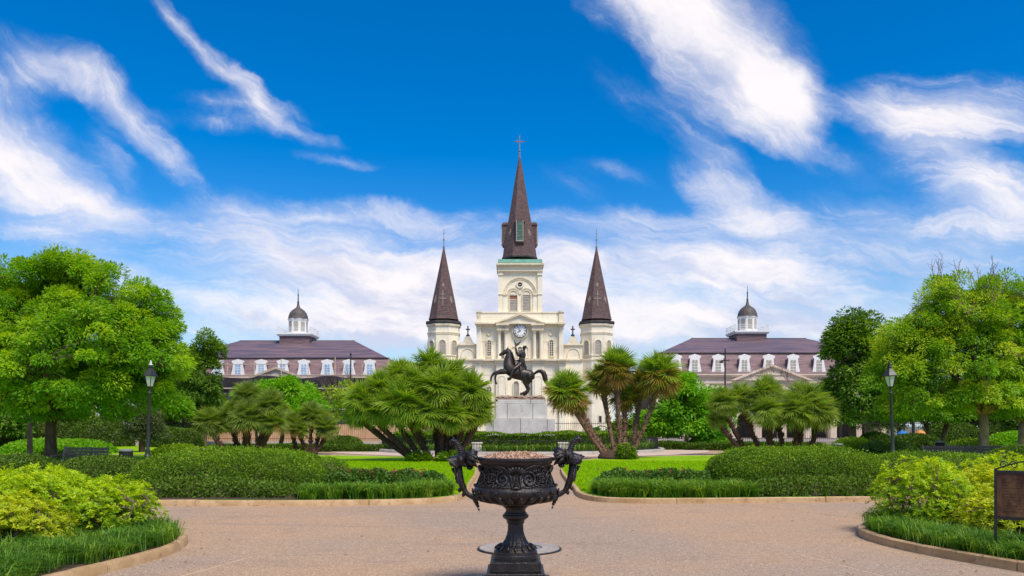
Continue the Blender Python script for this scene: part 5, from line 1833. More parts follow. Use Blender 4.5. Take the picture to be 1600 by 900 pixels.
def tree(name, label, base, d, ells, nclump, nleaf, cr, L, Wd, lmat, bark, trunk_r, fork, nlimb=7, seed=1, droop=.35, stems=1, spread=.5, group=None, twigs=0, tone=(.2, .8), hollow=.5, base_z=0.05, lean=(0, 0)):
    """ells: crown lobes by survey column, row and half sizes; fork: survey row of the first fork"""
    global RNG
    RNG = np.random.default_rng(seed)
    rnd = random.Random(seed)
    bx = (base - CXP) / F * d
    root = thing(name, label, 'tree', (bx, d, base_z), group)
    K = d / F
    E = []
    for (px, py, rx, ry) in ells:
        p = P(px, py, d)
        E.append((np.array([p.x, d + rnd.uniform(-.35, .35) * rx * K, p.z]), np.array([rx * K, max(rx, ry) * K * .85, ry * K])))
    wts = np.array([e[1][0] * e[1][2] for e in E])
    wts /= wts.sum()
    cs = []
    tries = 0
    while len(cs) < nclump and tries < nclump * 12:
        tries += 1
        k = rnd.choices(range(len(E)), wts)[0]
        dv = rand_dirs(1, -.85)[0]
        q = hollow + (1 - hollow) * rnd.random() ** .6
        c = E[k][0] + dv * E[k][1] * q
        if c[2] < .9:
            continue
        cs.append(c)
    cs = np.array(cs)
    # leaves round each clump
    n = len(cs) * nleaf
    ci = np.repeat(np.arange(len(cs)), nleaf)
    size = (cr * (.65 + .7 * RNG.random(len(cs))))[ci][:, None]
    dv = rand_dirs(n, -.6)
    off = dv * size * np.array([1.1, 1.1, .85]) * (.35 + .65 * RNG.random((n, 1)) ** .5)
    C = cs[ci] + off
    ctr = np.array([bx, d, float(np.mean(cs[:, 2]))])
    outw = unit((cs[ci] - ctr) * np.array([1, 1, .5]))
    A = unit(dv * .9 + outw * .5 + np.array([0, 0, -droop]) + .35 * RNG.normal(size=(n, 3)))
    N = unit(np.array([[0, 0, 1.0]]) + .55 * RNG.normal(size=(n, 3)) + outw * .5)
    ct = tone[0] + (tone[1] - tone[0]) * RNG.random(len(cs))
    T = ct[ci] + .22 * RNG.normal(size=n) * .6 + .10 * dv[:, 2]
    sc = .7 + .6 * RNG.random(n)
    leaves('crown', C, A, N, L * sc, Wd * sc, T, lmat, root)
    # trunk and limbs
    m = MB()
    fz = cz_(fork, d)
    forks = []
    for s in range(stems):
        a = 2 * math.pi * s / stems + .6
        off0 = Vector((math.cos(a), math.sin(a), 0)) * (trunk_r * 1.3 if stems > 1 else 0)
        top = Vector((bx + lean[0], d + lean[1], fz)) + (Vector((math.cos(a), math.sin(a) * .6, 0)) * spread if stems > 1 else Vector((0, 0, 0)))
        b0 = Vector((bx, d, base_z - .1)) + off0
        r0 = trunk_r * (.7 if stems > 1 else 1)
        ps = [b0, b0.lerp(top, .08), b0.lerp(top, .35) + Vector((rnd.uniform(-.05, .05), 0, 0)), b0.lerp(top, .7) + Vector((rnd.uniform(-.06, .06), 0, 0)), top]
        m.tube(ps, [r0 * 1.45, r0 * 1.1, r0, r0 * .92, r0 * .85], 10)
        forks.append((top, r0 * .8))
    m.build('trunk', bark, root, smooth=True)
    # farthest first limb targets
    idx = [rnd.randrange(len(cs))]
    dist = np.linalg.norm(cs - cs[idx[0]], axis=1)
    while len(idx) < min(nlimb, len(cs)):
        k = int(np.argmax(dist))
        idx.append(k)
        dist = np.minimum(dist, np.linalg.norm(cs - cs[k], axis=1))
    samples, srad = [], []
    m = MB()
    for q, k in enumerate(idx):
        tp, r0 = forks[q % len(forks)]
        tg = Vector(cs[k])
        mid = tp.lerp(tg, .45) + Vector((0, 0, (tg - tp).length * .12))
        ps, rs = [], []
        for i in range(9):
            t_ = i / 8
            p = tp * (1 - t_) ** 2 + mid * 2 * t_ * (1 - t_) + tg * t_ ** 2
            p += Vector((rnd.uniform(-1, 1), rnd.uniform(-1, 1), rnd.uniform(-1, 1))) * .06 * (1 if 0 < i < 8 else 0)
            ps.append(p)
            rs.append(max(.02, r0 * (.72 - .62 * t_)))
        ps[0] = tp - Vector((0, 0, r0 * .6))
        m.tube(ps, rs, 7)
        samples += ps[2:]
        srad += rs[2:]
    sp_ = np.array([tuple(p) for p in samples])
    for c in cs:
        dd = np.linalg.norm(sp_ - c, axis=1) + np.maximum(0, sp_[:, 2] - c[2]) * .8
        k = int(np.argmin(dd))
        p0, p1 = Vector(sp_[k]), Vector(c)
        r0 = max(.016, srad[k] * .5)
        m.tube([p0, p0.lerp(p1, .5) + Vector((rnd.uniform(-.1, .1), rnd.uniform(-.1, .1), .08)), p1], [r0, r0 * .65, .008], 4, caps=False)
    m.build('branches', bark, root, smooth=True)
    if twigs:
        m = MB()
        order = np.argsort(-cs[:, 2])
        for q in range(twigs):
            c = Vector(cs[order[rnd.randrange(max(4, len(cs) // 4))]])
            dirv = Vector((rnd.uniform(-.5, .5) - .15, rnd.uniform(-.4, .4), 1)).normalized()
            ln = rnd.uniform(.6, 1.7)
            p1 = c + dirv * ln * .5
            p2 = p1 + (dirv + Vector((rnd.uniform(-.3, .3), 0, .2))).normalized() * ln * .5
            m.tube([c, p1, p2], [.018, .013, .005], 4)
            for w in range(3):
                p3 = p1.lerp(p2, rnd.random())
                m.tube([p3, p3 + Vector((rnd.uniform(-.3, .3), rnd.uniform(-.2, .2), rnd.uniform(.1, .35)))], [.009, .004], 4)
        m.build('bare_twigs', M_['twig'], root)['kind'] = 'stuff'
    return root


BK, BP = M_['bark'], M_['bark_pale']
tree('shade_tree', 'big bright green spreading tree with dark forked trunk at the left', 80, 35,
     [(60, 480, 95, 78), (150, 475, 80, 62), (95, 428, 58, 36), (205, 500, 62, 58), (20, 530, 110, 95), (130, 560, 125, 85), (240, 570, 56, 66), (-50, 500, 80, 90), (60, 610, 115, 50), (165, 615, 85, 46), (262, 612, 34, 40), (225, 540, 60, 60), (100, 520, 120, 90)],
     760, 300, .46, .15, .058, M_['lf_big'], BK, .25, 655, 13, 3, .30, tone=(.2, .95), hollow=.5)
tree('shade_tree', 'slim brown trunked tree just left of the forked trunk', 47, 40,
     [(20, 615, 60, 36), (50, 600, 50, 30), (-10, 600, 50, 50)], 60, 160, .55, .2, .07, M_['lf_big'], BP, .13, 650, 6, 4, tone=(.1, .6))
tree('dark_tree', 'dark green tree between the big left tree and the netted building', 318, 62,
     [(322, 545, 20, 22), (306, 588, 32, 36), (292, 622, 48, 40), (336, 556, 10, 16), (284, 575, 30, 40), (322, 618, 22, 26)], 150, 200, .55, .22, .095, M_['lf_dark'], BK, .25, 660, 8, 5, tone=(.25, .9))
tree('round_tree', 'bright green round tree before the black netting', 440, 56,
     [(432, 612, 36, 24), (458, 632, 42, 30), (405, 635, 36, 30), (440, 645, 50, 25), (480, 640, 26, 24)], 130, 170, .58, .24, .11, M_['lf_mid'], BK, .16, 672, 7, 6, tone=(.3, .9))
tree('thin_shrub_tree', 'thin yellowish twiggy small tree left of the big fan palm', 520, 58,
     [(520, 635, 26, 26), (545, 620, 20, 22), (505, 655, 22, 20)], 60, 60, .42, .2, .09, M_['lf_right'], M_['twig'], .07, 678, 7, 7, twigs=30, tone=(.3, 1), stems=2, spread=.4)
tree('street_tree', 'fresh green tree on a straight trunk right of the tall fan palms', 1073, 60,
     [(1072, 618, 34, 28), (1100, 640, 34, 32), (1045, 652, 36, 26), (1085, 660, 52, 24), (1020, 664, 22, 18), (1118, 655, 22, 24)], 150, 170, .62, .26, .12, M_['lf_mid'], BP, .17, 668, 8, 8, tone=(.15, .8))
tree('small_street_tree', 'small dim green tree behind the tall fan palm trunks', 995, 63,
     [(995, 668, 24, 16), (975, 672, 16, 14), (1015, 670, 18, 14)], 60, 120, .5, .22, .1, M_['lf_dark'], BP, .09, 682, 6, 9, tone=(.4, 1))
tree('dark_tree', 'dark glossy tree in front of the right end of the right building', 1332, 59,
     [(1322, 525, 28, 32), (1338, 560, 42, 42), (1345, 605, 48, 44), (1310, 540, 18, 26), (1340, 640, 48, 30), (1365, 520, 30, 30), (1375, 580, 34, 50)], 190, 190, .72, .27, .12, M_['lf_dark'], BK, .28, 665, 9, 10, tone=(.25, .95))
tree('spreading_tree', 'airy yellow green tree with pale forked trunk and bare top twigs at the right', 1537, 36,
     [(1475, 505, 76, 64), (1550, 490, 80, 58), (1605, 500, 70, 72), (1430, 555, 62, 62), (1500, 570, 95, 75), (1580, 585, 85, 70), (1392, 595, 40, 48), (1440, 625, 62, 38), (1510, 458, 55, 30), (1660, 540, 70, 90), (1400, 545, 40, 36), (1530, 625, 80, 30)],
     700, 230, .44, .135, .056, M_['lf_right'], BP, .21, 645, 14, 11, .28, twigs=110, tone=(.1, .95), hollow=.45)
tree('spreading_tree', 'second pale trunked tree at the right edge of the garden', 1596, 41,
     [(1600, 620, 50, 26), (1640, 600, 60, 50), (1590, 640, 40, 16)], 80, 150, .5, .19, .075, M_['lf_right'], BP, .18, 660, 6, 12, tone=(.1, .6))
tree('many_stemmed_tree', 'small tree with several leaning stems behind the right lantern hedges', 1463, 50,
     [(1455, 640, 44, 24), (1490, 635, 40, 24), (1425, 648, 32, 18)], 90, 150, .5, .2, .08, M_['lf_right'], BK, .13, 662, 7, 13, stems=4, spread=.9, tone=(.0, .5))
k = 0
for (b, d, e, mtn, lab) in (
        (60, 66, [(60, 620, 60, 60), (20, 640, 50, 50), (100, 650, 40, 36)], 'lf_dark', 'dark background tree behind the slim brown trunk'),
        (-40, 58, [(-30, 600, 70, 80), (20, 650, 40, 36)], 'lf_dark', 'dark background tree at the far left edge'),
        (160, 72, [(150, 630, 50, 50), (130, 660, 40, 24), (195, 605, 30, 30)], 'lf_dark', 'dark background tree behind the big left tree, right of its trunk'),
        (285, 70, [(280, 640, 40, 36), (300, 665, 36, 22), (255, 620, 24, 34)], 'lf_dark', 'dark low crowned tree behind the left lantern'),
        (222, 48, [(222, 660, 24, 24), (212, 676, 24, 16), (240, 676, 18, 16)], 'lf_olive', 'grey green bushy small tree beside the left lantern post'),
        (1405, 70, [(1400, 640, 44, 30), (1425, 620, 40, 36), (1380, 655, 30, 20)], 'lf_dark', 'dark background tree behind the right lantern'),
        (1530, 68, [(1520, 630, 60, 44), (1570, 640, 50, 40), (1490, 660, 36, 22)], 'lf_dark', 'dark background tree behind the pale forked trunk'),
        (1640, 60, [(1620, 640, 50, 50), (1660, 600, 60, 70)], 'lf_dark', 'dark background tree at the far right edge')):
    k += 1
    tree('background_tree', lab, b, d, e, 100, 170, .8 if mtn != 'lf_olive' else .45, .26 if mtn != 'lf_olive' else .12, .12 if mtn != 'lf_olive' else .045, M_[mtn], BK, .18, 672, 6, 30 + k, group=None, tone=(.2, .9))

tree('bare_tree', 'leafless reddish twiggy small tree before the right pediment', 1205, 88,
     [(1205, 600, 34, 26), (1185, 615, 24, 20), (1228, 612, 24, 20)], 70, 2, .5, .12, .05, M_['lf_right'], M_['twig'], .10, 650, 8, 77, twigs=60, stems=2, spread=.5)

# ================================================================== HEDGES
def hedge(label, c, a, b, h, mtn='lf_hedge', n=9000, L=.055, Wd=.03, e=2.6, ang=0.0, z0=BED_Z, rough=.05, core_k=.93, name='hedge', tone=(.15, .75), flat=2.2, cat='hedge', skirt=True, group=None):
    """clipped mound: superellipsoid body a x b, height h, closely leaved"""
    root = thing(name, label, cat, (c[0], c[1], z0), group)
    ph = RNG.random(6) * 6.28
    ca, sa = math.cos(ang), math.sin(ang)

    def pos(th, u):
        """th round the plan, u 0 foot .. 1 top"""
        cx, sx = np.cos(th), np.sin(th)
        r = (np.abs(cx) ** e + np.abs(sx) ** e) ** (-1 / e)
        pz_ = np.sin(u * math.pi / 2)
        pr_ = np.maximum(1 - pz_ ** flat, 0) ** (1 / flat)
        wob = 1 + rough * (np.sin(3 * th + ph[0]) + np.sin(5 * th + ph[1]) * .6 + np.sin(9 * th + ph[2] + 4 * u) * .4)
        x = a * r * cx * pr_ * wob
        y = b * r * sx * pr_ * wob
        z = h * pz_ * (1 + rough * .7 * (np.sin(x * 2.1 / max(a, .5) * 2 + ph[3]) + np.sin(y * 3 + ph[4]) * .5))
        return np.stack([c[0] + x * ca - y * sa, c[1] + x * sa + y * ca, z0 + z], 1)
    # body
    nu, nv = 40, 12
    th = np.linspace(0, 2 * math.pi, nu, endpoint=False)
    m = MB()
    for j in range(nv + 1):
        p = pos(th, np.full(nu, min(j / nv, .995)))
        p = (p - np.array([c[0], c[1], z0])) * core_k + np.array([c[0], c[1], z0])
        m.v += [tuple(q) for q in p]
    for j in range(nv):
        for i in range(nu):
            a_, b_ = j * nu + i, j * nu + (i + 1) % nu
            m.f.append((a_, b_, b_ + nu, a_ + nu))
    m.f.append(tuple(range(nv * nu, (nv + 1) * nu)))
    m.build('body', M_['hedge_core'], root, smooth=True)
    # leaves
    th = RNG.random(n * 3) * 2 * math.pi
    u = RNG.random(n * 3)
    p0 = pos(th, u)
    p1 = pos(th + .02, u)
    p2 = pos(th, np.minimum(u + .02, 1.0))
    nrm = np.cross(p1 - p0, p2 - p0)
    area = np.linalg.norm(nrm, axis=1)
    keep = RNG.random(n * 3) < area / np.quantile(area, .97)
    p0, nrm = p0[keep][:n], unit(nrm[keep][:n] + 1e-9)
    m_ = len(p0)
    lump = np.sin(p0[:, 0] * 9 + ph[0]) * np.sin(p0[:, 2] * 11 + ph[1]) * np.sin(p0[:, 1] * 8 + ph[2])
    slow = np.sin(p0[:, 0] * 2.3 + ph[3]) * np.sin(p0[:, 1] * 2.9 + p0[:, 2] * 3.1 + ph[4])
    hole = np.sin(p0[:, 0] * 4.1 + ph[5]) * np.sin(p0[:, 2] * 7.3 + p0[:, 1] * 3 + ph[0]) + .5 * np.sin(p0[:, 0] * 13 + ph[1])
    low_ = np.clip(1 - (p0[:, 2] - z0) / (h * .75), 0, 1)
    thin = RNG.random(m_) < np.clip((hole - .35) * 1.3, 0, .85) * low_          # bare twiggy gaps low on the sides
    p0, nrm, lump, slow = p0[~thin], nrm[~thin], lump[~thin], slow[~thin]
    m_ = len(p0)
    depth = (RNG.random(m_) ** 2 * .10 + .035 * lump)[:, None]
    stray = RNG.random(m_) < .035                                              # shoots grown since the last clip
    depth[stray] -= (.03 + .05 * RNG.random((int(stray.sum()), 1)))
    C = p0 - nrm * depth
    A = unit(nrm * .75 + np.array([0, 0, .35]) + .75 * RNG.normal(size=(m_, 3)))
    N = unit(nrm + .6 * RNG.normal(size=(m_, 3)))
    T = tone[0] + (tone[1] - tone[0]) * RNG.random(m_) + .10 * lump + .13 * slow + .22 * np.clip(nrm[:, 2], 0, 1) + .3 * stray - .05  # upward-facing leaves get a lighter tone, standing in for light on the top
    sc = .7 + .6 * RNG.random(m_)
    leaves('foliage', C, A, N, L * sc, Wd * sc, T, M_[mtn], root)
    return root


RNG = np.random.default_rng(5)
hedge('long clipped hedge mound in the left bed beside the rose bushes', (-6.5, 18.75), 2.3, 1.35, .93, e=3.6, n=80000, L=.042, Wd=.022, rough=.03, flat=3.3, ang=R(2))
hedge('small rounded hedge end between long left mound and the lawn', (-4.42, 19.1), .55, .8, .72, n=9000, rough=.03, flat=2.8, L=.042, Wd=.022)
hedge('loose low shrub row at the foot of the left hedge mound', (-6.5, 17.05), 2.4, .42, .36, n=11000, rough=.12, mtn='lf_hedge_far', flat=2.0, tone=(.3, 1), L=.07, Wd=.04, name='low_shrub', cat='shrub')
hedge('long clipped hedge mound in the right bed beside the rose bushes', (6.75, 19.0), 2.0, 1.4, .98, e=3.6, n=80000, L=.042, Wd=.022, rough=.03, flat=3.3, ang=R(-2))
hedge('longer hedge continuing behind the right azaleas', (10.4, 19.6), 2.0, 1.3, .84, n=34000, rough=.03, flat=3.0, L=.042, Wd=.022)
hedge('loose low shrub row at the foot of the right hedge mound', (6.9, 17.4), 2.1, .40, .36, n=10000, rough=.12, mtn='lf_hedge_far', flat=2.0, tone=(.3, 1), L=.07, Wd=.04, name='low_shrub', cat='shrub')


def hpx(label, x0, x1, top, foot, d, depth=1.6, **kw):
    """mound by survey columns, crest row and distance"""
    c = P((x0 + x1) / 2, top, d)
    a = (x1 - x0) / 2 / F * d
    h = max(.25, c.z - .05)
    kw.setdefault('n', 8000)
    kw.setdefault('mtn', 'lf_hedge_far')
    kw.setdefault('L', .0028 * d)
    kw.setdefault('Wd', .0016 * d)
    return hedge(label, (c.x, d), a, depth, h, z0=.05, **kw)


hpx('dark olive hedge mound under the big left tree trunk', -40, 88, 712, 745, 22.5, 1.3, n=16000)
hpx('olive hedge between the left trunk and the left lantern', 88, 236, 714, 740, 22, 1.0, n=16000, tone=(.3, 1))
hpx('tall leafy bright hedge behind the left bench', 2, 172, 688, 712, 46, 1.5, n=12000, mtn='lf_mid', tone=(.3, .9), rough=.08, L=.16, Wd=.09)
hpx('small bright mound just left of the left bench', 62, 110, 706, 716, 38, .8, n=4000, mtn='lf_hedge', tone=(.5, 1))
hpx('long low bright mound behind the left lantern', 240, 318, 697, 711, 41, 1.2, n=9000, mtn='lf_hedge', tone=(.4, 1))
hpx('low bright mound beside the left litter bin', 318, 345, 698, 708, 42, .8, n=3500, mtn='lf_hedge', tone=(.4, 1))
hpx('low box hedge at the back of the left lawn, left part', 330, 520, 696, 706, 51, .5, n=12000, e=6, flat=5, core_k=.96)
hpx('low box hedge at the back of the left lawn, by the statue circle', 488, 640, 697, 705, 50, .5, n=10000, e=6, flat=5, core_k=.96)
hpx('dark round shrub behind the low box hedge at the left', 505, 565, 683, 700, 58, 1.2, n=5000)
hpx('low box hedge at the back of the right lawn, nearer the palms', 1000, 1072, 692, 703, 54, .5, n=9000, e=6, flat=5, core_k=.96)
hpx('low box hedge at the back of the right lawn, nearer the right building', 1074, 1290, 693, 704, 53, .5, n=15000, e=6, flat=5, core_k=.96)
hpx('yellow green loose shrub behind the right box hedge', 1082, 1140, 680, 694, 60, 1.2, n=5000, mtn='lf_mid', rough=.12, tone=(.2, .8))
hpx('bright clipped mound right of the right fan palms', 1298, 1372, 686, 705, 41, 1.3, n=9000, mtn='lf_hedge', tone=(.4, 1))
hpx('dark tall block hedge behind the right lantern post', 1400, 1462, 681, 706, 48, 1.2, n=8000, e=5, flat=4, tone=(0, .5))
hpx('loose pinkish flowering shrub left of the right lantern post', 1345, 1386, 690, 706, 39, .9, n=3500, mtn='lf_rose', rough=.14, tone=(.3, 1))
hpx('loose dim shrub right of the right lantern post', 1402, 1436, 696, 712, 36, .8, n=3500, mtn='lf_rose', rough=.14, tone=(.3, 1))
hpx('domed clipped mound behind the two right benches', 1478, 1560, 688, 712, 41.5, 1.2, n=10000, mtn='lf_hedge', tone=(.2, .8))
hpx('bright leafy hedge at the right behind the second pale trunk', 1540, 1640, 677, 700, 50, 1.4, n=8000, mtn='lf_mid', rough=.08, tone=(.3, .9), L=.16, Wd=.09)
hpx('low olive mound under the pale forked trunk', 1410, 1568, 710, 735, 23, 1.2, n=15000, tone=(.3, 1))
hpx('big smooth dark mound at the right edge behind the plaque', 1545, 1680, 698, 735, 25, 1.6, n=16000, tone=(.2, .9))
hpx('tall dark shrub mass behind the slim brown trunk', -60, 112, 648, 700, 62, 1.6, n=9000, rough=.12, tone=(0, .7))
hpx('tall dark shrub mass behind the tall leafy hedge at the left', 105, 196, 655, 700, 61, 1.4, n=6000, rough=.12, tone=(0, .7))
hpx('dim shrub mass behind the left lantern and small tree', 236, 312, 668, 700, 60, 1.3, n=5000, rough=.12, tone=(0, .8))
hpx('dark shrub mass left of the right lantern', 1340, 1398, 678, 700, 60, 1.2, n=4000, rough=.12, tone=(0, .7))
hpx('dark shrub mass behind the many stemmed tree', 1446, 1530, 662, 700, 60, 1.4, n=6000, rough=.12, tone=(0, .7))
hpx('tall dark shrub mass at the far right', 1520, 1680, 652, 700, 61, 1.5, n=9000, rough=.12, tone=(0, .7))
# ring hedge inside the statue fence
root = thing('ring_hedge', 'tall clipped hedge ringing the statue with a bright green top', 'hedge', (SX, SY, .06))
m = MB()
for k in range(60):
    a0, a1 = 2 * math.pi * k / 60, 2 * math.pi * (k + 1) / 60
    f = lambda a, r, z: (SX + r * math.cos(a), SY + r * math.sin(a), z)
    m.add([f(a, r, z) for a in (a0, a1) for r, z in ((8.15, .05), (8.15, 1.05), (7.0, 1.05), (7.0, .05))], [(0, 1, 5, 4), (1, 2, 6, 5), (2, 3, 7, 6)])
m.build('body', M_['hedge_core'], root)
n = 52000
a = RNG.random(n) * 6.2832
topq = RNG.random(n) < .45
z = np.where(topq, 1.12 + .05 * np.sin(a * 13) + .04 * np.sin(a * 31), .1 + 1.05 * RNG.random(n))
r = np.where(topq, 6.9 + 1.4 * RNG.random(n), 8.22 + .05 * np.sin(a * 40) - .1 * RNG.random(n) ** 2)
rad = np.stack([np.cos(a), np.sin(a), 0 * a], 1)
nr = np.where(topq[:, None], np.array([[0, 0, 1.0]]), rad)
C = np.stack([SX + r * np.cos(a), SY + r * np.sin(a), z], 1)
leaves('foliage', C, unit(nr * .7 + np.array([0, 0, .3]) + .7 * RNG.normal(size=(n, 3))), unit(nr + .6 * RNG.normal(size=(n, 3))), .12 * (.7 + .6 * RNG.random(n)), .07, np.where(topq, .4 + .6 * RNG.random(n), .1 + .45 * RNG.random(n)), M_['lf_hedge'], root)  # top leaves toned lighter than side leaves, light from above put into colour
# strappy border between fence and hedge
n = 9000
a = RNG.random(n) * 6.2832
r = 8.35 + .45 * RNG.random(n)
az = RNG.random(n) * 6.2832
o = blades('border_grass', np.stack([SX + r * np.cos(a), SY + r * np.sin(a), .06 + 0 * a], 1), np.stack([np.cos(az), np.sin(az), 0 * a], 1), .45 + .3 * RNG.random(n), .3 + .6 * RNG.random(n), .035, .3 + .7 * RNG.random(n), M_['lf_liriope'])
tag(o, 'strappy green border plants between the ring fence and statue hedge', kind='stuff')

# ================================================================== FAN PALMS
def frond_geo(R_=.66, pet=.38, spread=250, nseg=30, droop=.18, seed=0):
    rnd = random.Random(seed)
    V, fc, tone = [], [], []
    dl = R(spread) / (nseg - 1)
    for i in range(nseg):
        th = -R(spread) / 2 + dl * i + rnd.uniform(-.03, .03)
        ln = R_ * (.82 + .18 * math.cos(th * .75)) * rnd.uniform(.90, 1.06)
        c, s = math.cos(th), math.sin(th)
        w = ln * .5 * math.tan(dl * .42)
        mx, my = pet + c * ln * .5, s * ln * .5
        cup = .26 * abs(s) + (.05 if i % 2 else -.05)      # blades fold up from the rib and stand alternately
        zm, fold = cup * ln * .5, .015
        dz = zm * 1.7 - droop * ln * rnd.uniform(.5, 1.5)
        b = len(V)
        V += [(pet, 0, 0), (mx + s * w, my - c * w, zm + fold), (mx, my, zm - fold * .4), (mx - s * w, my + c * w, zm + fold), (pet + c * ln, s * ln, dz)]
        fc += [(b, b + 1, b + 2), (b, b + 2, b + 3), (b + 1, b + 4, b + 2), (b + 2, b + 4, b + 3)]
        tone += [.15, .45, .35, .45, .85 + rnd.uniform(-.2, .2)]
    b = len(V)
    V += [(0, -.014, 0), (0, .014, 0), (pet, .008, .004), (pet, -.008, .004), (0, 0, -.02), (pet, 0, -.012)]
    fc += [(b, b + 1, b + 2), (b, b + 2, b + 3), (b, b + 3, b + 5), (b, b + 5, b + 4), (b + 1, b + 4, b + 5), (b + 1, b + 5, b + 2)]
    tone += [.5] * 6
    return V, fc, tone


def frond_mesh(name, mtn, **kw):
    V, fc, tone = frond_geo(**kw)
    me = bpy.data.meshes.new(name)
    me.from_pydata(V, [], fc)
    at = me.attributes.new('tone', 'FLOAT', 'POINT')
    at.data.foreach_set('value', np.array(tone, dtype=np.float32))
    me.materials.append(M_[mtn])
    return me


FG = [tuple(np.array(q) for q in frond_geo(droop=dr, nseg=24, seed=20 + k)) for k, dr in enumerate((.06, .12, .20))]
FR = {k: [frond_mesh('frond', mtn, droop=dr, nseg=ns, seed=s) for s, (dr, ns) in enumerate(((.06, 30), (.12, 30), (.20, 28)))] for k, mtn in
      (('g', 'lf_palm'), ('l', 'lf_palm_light'), ('s', 'lf_palm_grey'), ('y', 'lf_palm_gold'), ('b', 'lf_palm_brown'))}


def fan_palm(label, d, heads, stems, nf, kinds, tmat, tr=.11, skirt=0.0, low=-50, seed=1, ground=BED_Z, size=1.0, extra=0):
    """heads: (column, row, reach in survey units, depth offset); stems: (base column, base row, head index, bend)"""
    rnd = random.Random(seed)
    b0 = P(stems[0][0], stems[0][1], d)
    root = thing('fan_palm', label, 'palm', (b0.x, d, ground))
    hp_ = []
    for (px, py, rc, dy) in heads:
        p = P(px, py, d)
        hp_.append((Vector((p.x, d + dy, p.z)), rc / F * d))
    for (bx_, by_, hi, bend) in stems:
        p = P(bx_, by_, d)
        base = Vector((p.x, d + hp_[hi][0].y * 0 + rnd.uniform(-.25, .25), ground - .1))
        top = hp_[hi][0] - Vector((0, 0, hp_[hi][1] * .12))
        mid = base.lerp(top, .5) + Vector((bend, 0, 0))
        ps, rs = [], []
        for i in range(11):
            t_ = i / 10
            ps.append(base * (1 - t_) ** 2 + mid * 2 * t_ * (1 - t_) + top * t_ ** 2)
            rs.append(tr * (1.25 - .35 * min(1, t_ * 5) + (.35 * max(0, t_ - .55) / .45)) * rnd.uniform(.94, 1.06))
        m = MB().tube(ps, rs, 10)
        # old leaf boots
        for i in range(110):
            t_ = .12 + .86 * rnd.random() ** .8
            q = base * (1 - t_) ** 2 + mid * 2 * t_ * (1 - t_) + top * t_ ** 2
            a = rnd.random() * 6.283
            rr = tr * (1.0 + .35 * max(0, t_ - .55) / .45)
            o_ = Vector((math.cos(a), math.sin(a), 0))
            m.tube([q + o_ * rr * .7, q + o_ * rr * 1.25 + Vector((0, 0, .05)), q + o_ * rr * (1.25 + .5 * t_) + Vector((0, 0, .13))], [.030, .024, .008], 4)
        m.build('trunk', tmat, root, smooth=True)
    ev, ef, et, eb = [], [], [], 0
    for hi, (hc_, rc) in enumerate(hp_):
        for i in range(nf + extra):
            own = i < nf
            t_ = (i + .5) / nf if own else (i - nf + .5) / extra
            el = 88 - (88 - low) * t_ ** .80
            az = i * 137.5 + hi * 51 + rnd.uniform(-14, 14)
            el += rnd.uniform(-9, 9)
            kset = kinds(t_, rnd)
            v = 0 if el > 45 else (1 if el > 0 else 2)
            d_ = Vector((math.cos(R(el)) * math.cos(R(az)), math.cos(R(el)) * math.sin(R(az)), math.sin(R(el))))
            upv = Vector((0, 0, 1)) if el < 80 else Vector((-math.cos(R(az)), -math.sin(R(az)), 0))
            side = upv.cross(d_).normalized()
            nz_ = d_.cross(side)
            mt_ = Matrix((d_, side, nz_)).transposed().to_4x4() @ Matrix.Rotation(R(rnd.uniform(-30, 30)), 4, 'X')
            s_ = rc * size * (1.10 - .12 * abs(t_ - .5)) * rnd.uniform(.86, 1.08) * (1 if own else .9)
            mx_ = Matrix.Translation(hc_ - wl(root)) @ mt_ @ Matrix.Scale(s_, 4)
            if own:
                o = bpy.data.objects.new('frond', FR[kset][v])
                COL.objects.link(o)
                o.parent = root
                o.matrix_local = mx_
            else:
                gv, gf, gt = FG[v]
                M4 = np.array(mx_)
                ev.append(gv @ M4[:3, :3].T + M4[:3, 3])
                ef.append(gf + eb)
                et.append(gt + rnd.uniform(-.12, .12))
                eb += len(gv)
    if extra:
        me = bpy.data.meshes.new('inner_fronds')
        me.from_pydata(np.concatenate(ev).tolist(), [], np.concatenate(ef).tolist())
        at = me.attributes.new('tone', 'FLOAT', 'POINT')
        at.data.foreach_set('value', np.concatenate(et).astype(np.float32))
        me.materials.append(FR[kinds(.1, random.Random(1))][0].materials[0])
        link('inner_fronds', me, root)['kind'] = 'stuff'
    return root


green = lambda t_, r: 'g' if r.random() < .93 else 's'
light = lambda t_, r: 'l' if r.random() < .75 else 'g'
mixed = lambda t_, r: 's' if r.random() < .75 else ('b' if t_ > .7 and r.random() < .4 else 'g')
tall = lambda t_, r: 'g' if t_ < .38 else (('y' if r.random() < .65 else 'g') if t_ < .72 else ('b' if r.random() < .6 else 'y'))
fan_palm('big dense many headed fan palm on the left lawn, near the urn', 34.0,
         [(625, 592, 40, .5), (668, 574, 40, .9), (704, 590, 40, .6), (596, 610, 38, -.2), (570, 628, 37, -.4), (688, 608, 42, -.8), (634, 632, 43, -1.0), (736, 612, 40, 0), (748, 640, 34, .3), (718, 626, 38, .7), (556, 646, 30, .4), (652, 604, 40, -.3), (600, 640, 34, -.7), (668, 644, 36, -.9), (708, 648, 34, -.6), (726, 650, 28, -.2)],
         [(672, 719, 0, -.1), (686, 719, 1, 0), (694, 719, 2, .05), (664, 718, 3, -.15), (660, 718, 4, -.35), (690, 720, 5, 0), (676, 720, 6, -.1), (698, 719, 7, .3), (700, 719, 8, .45), (694, 718, 9, .2), (656, 717, 10, -.3)],
         18, green, M_['palm_trunk'], .135, low=-74, seed=2, size=1.0, extra=32)
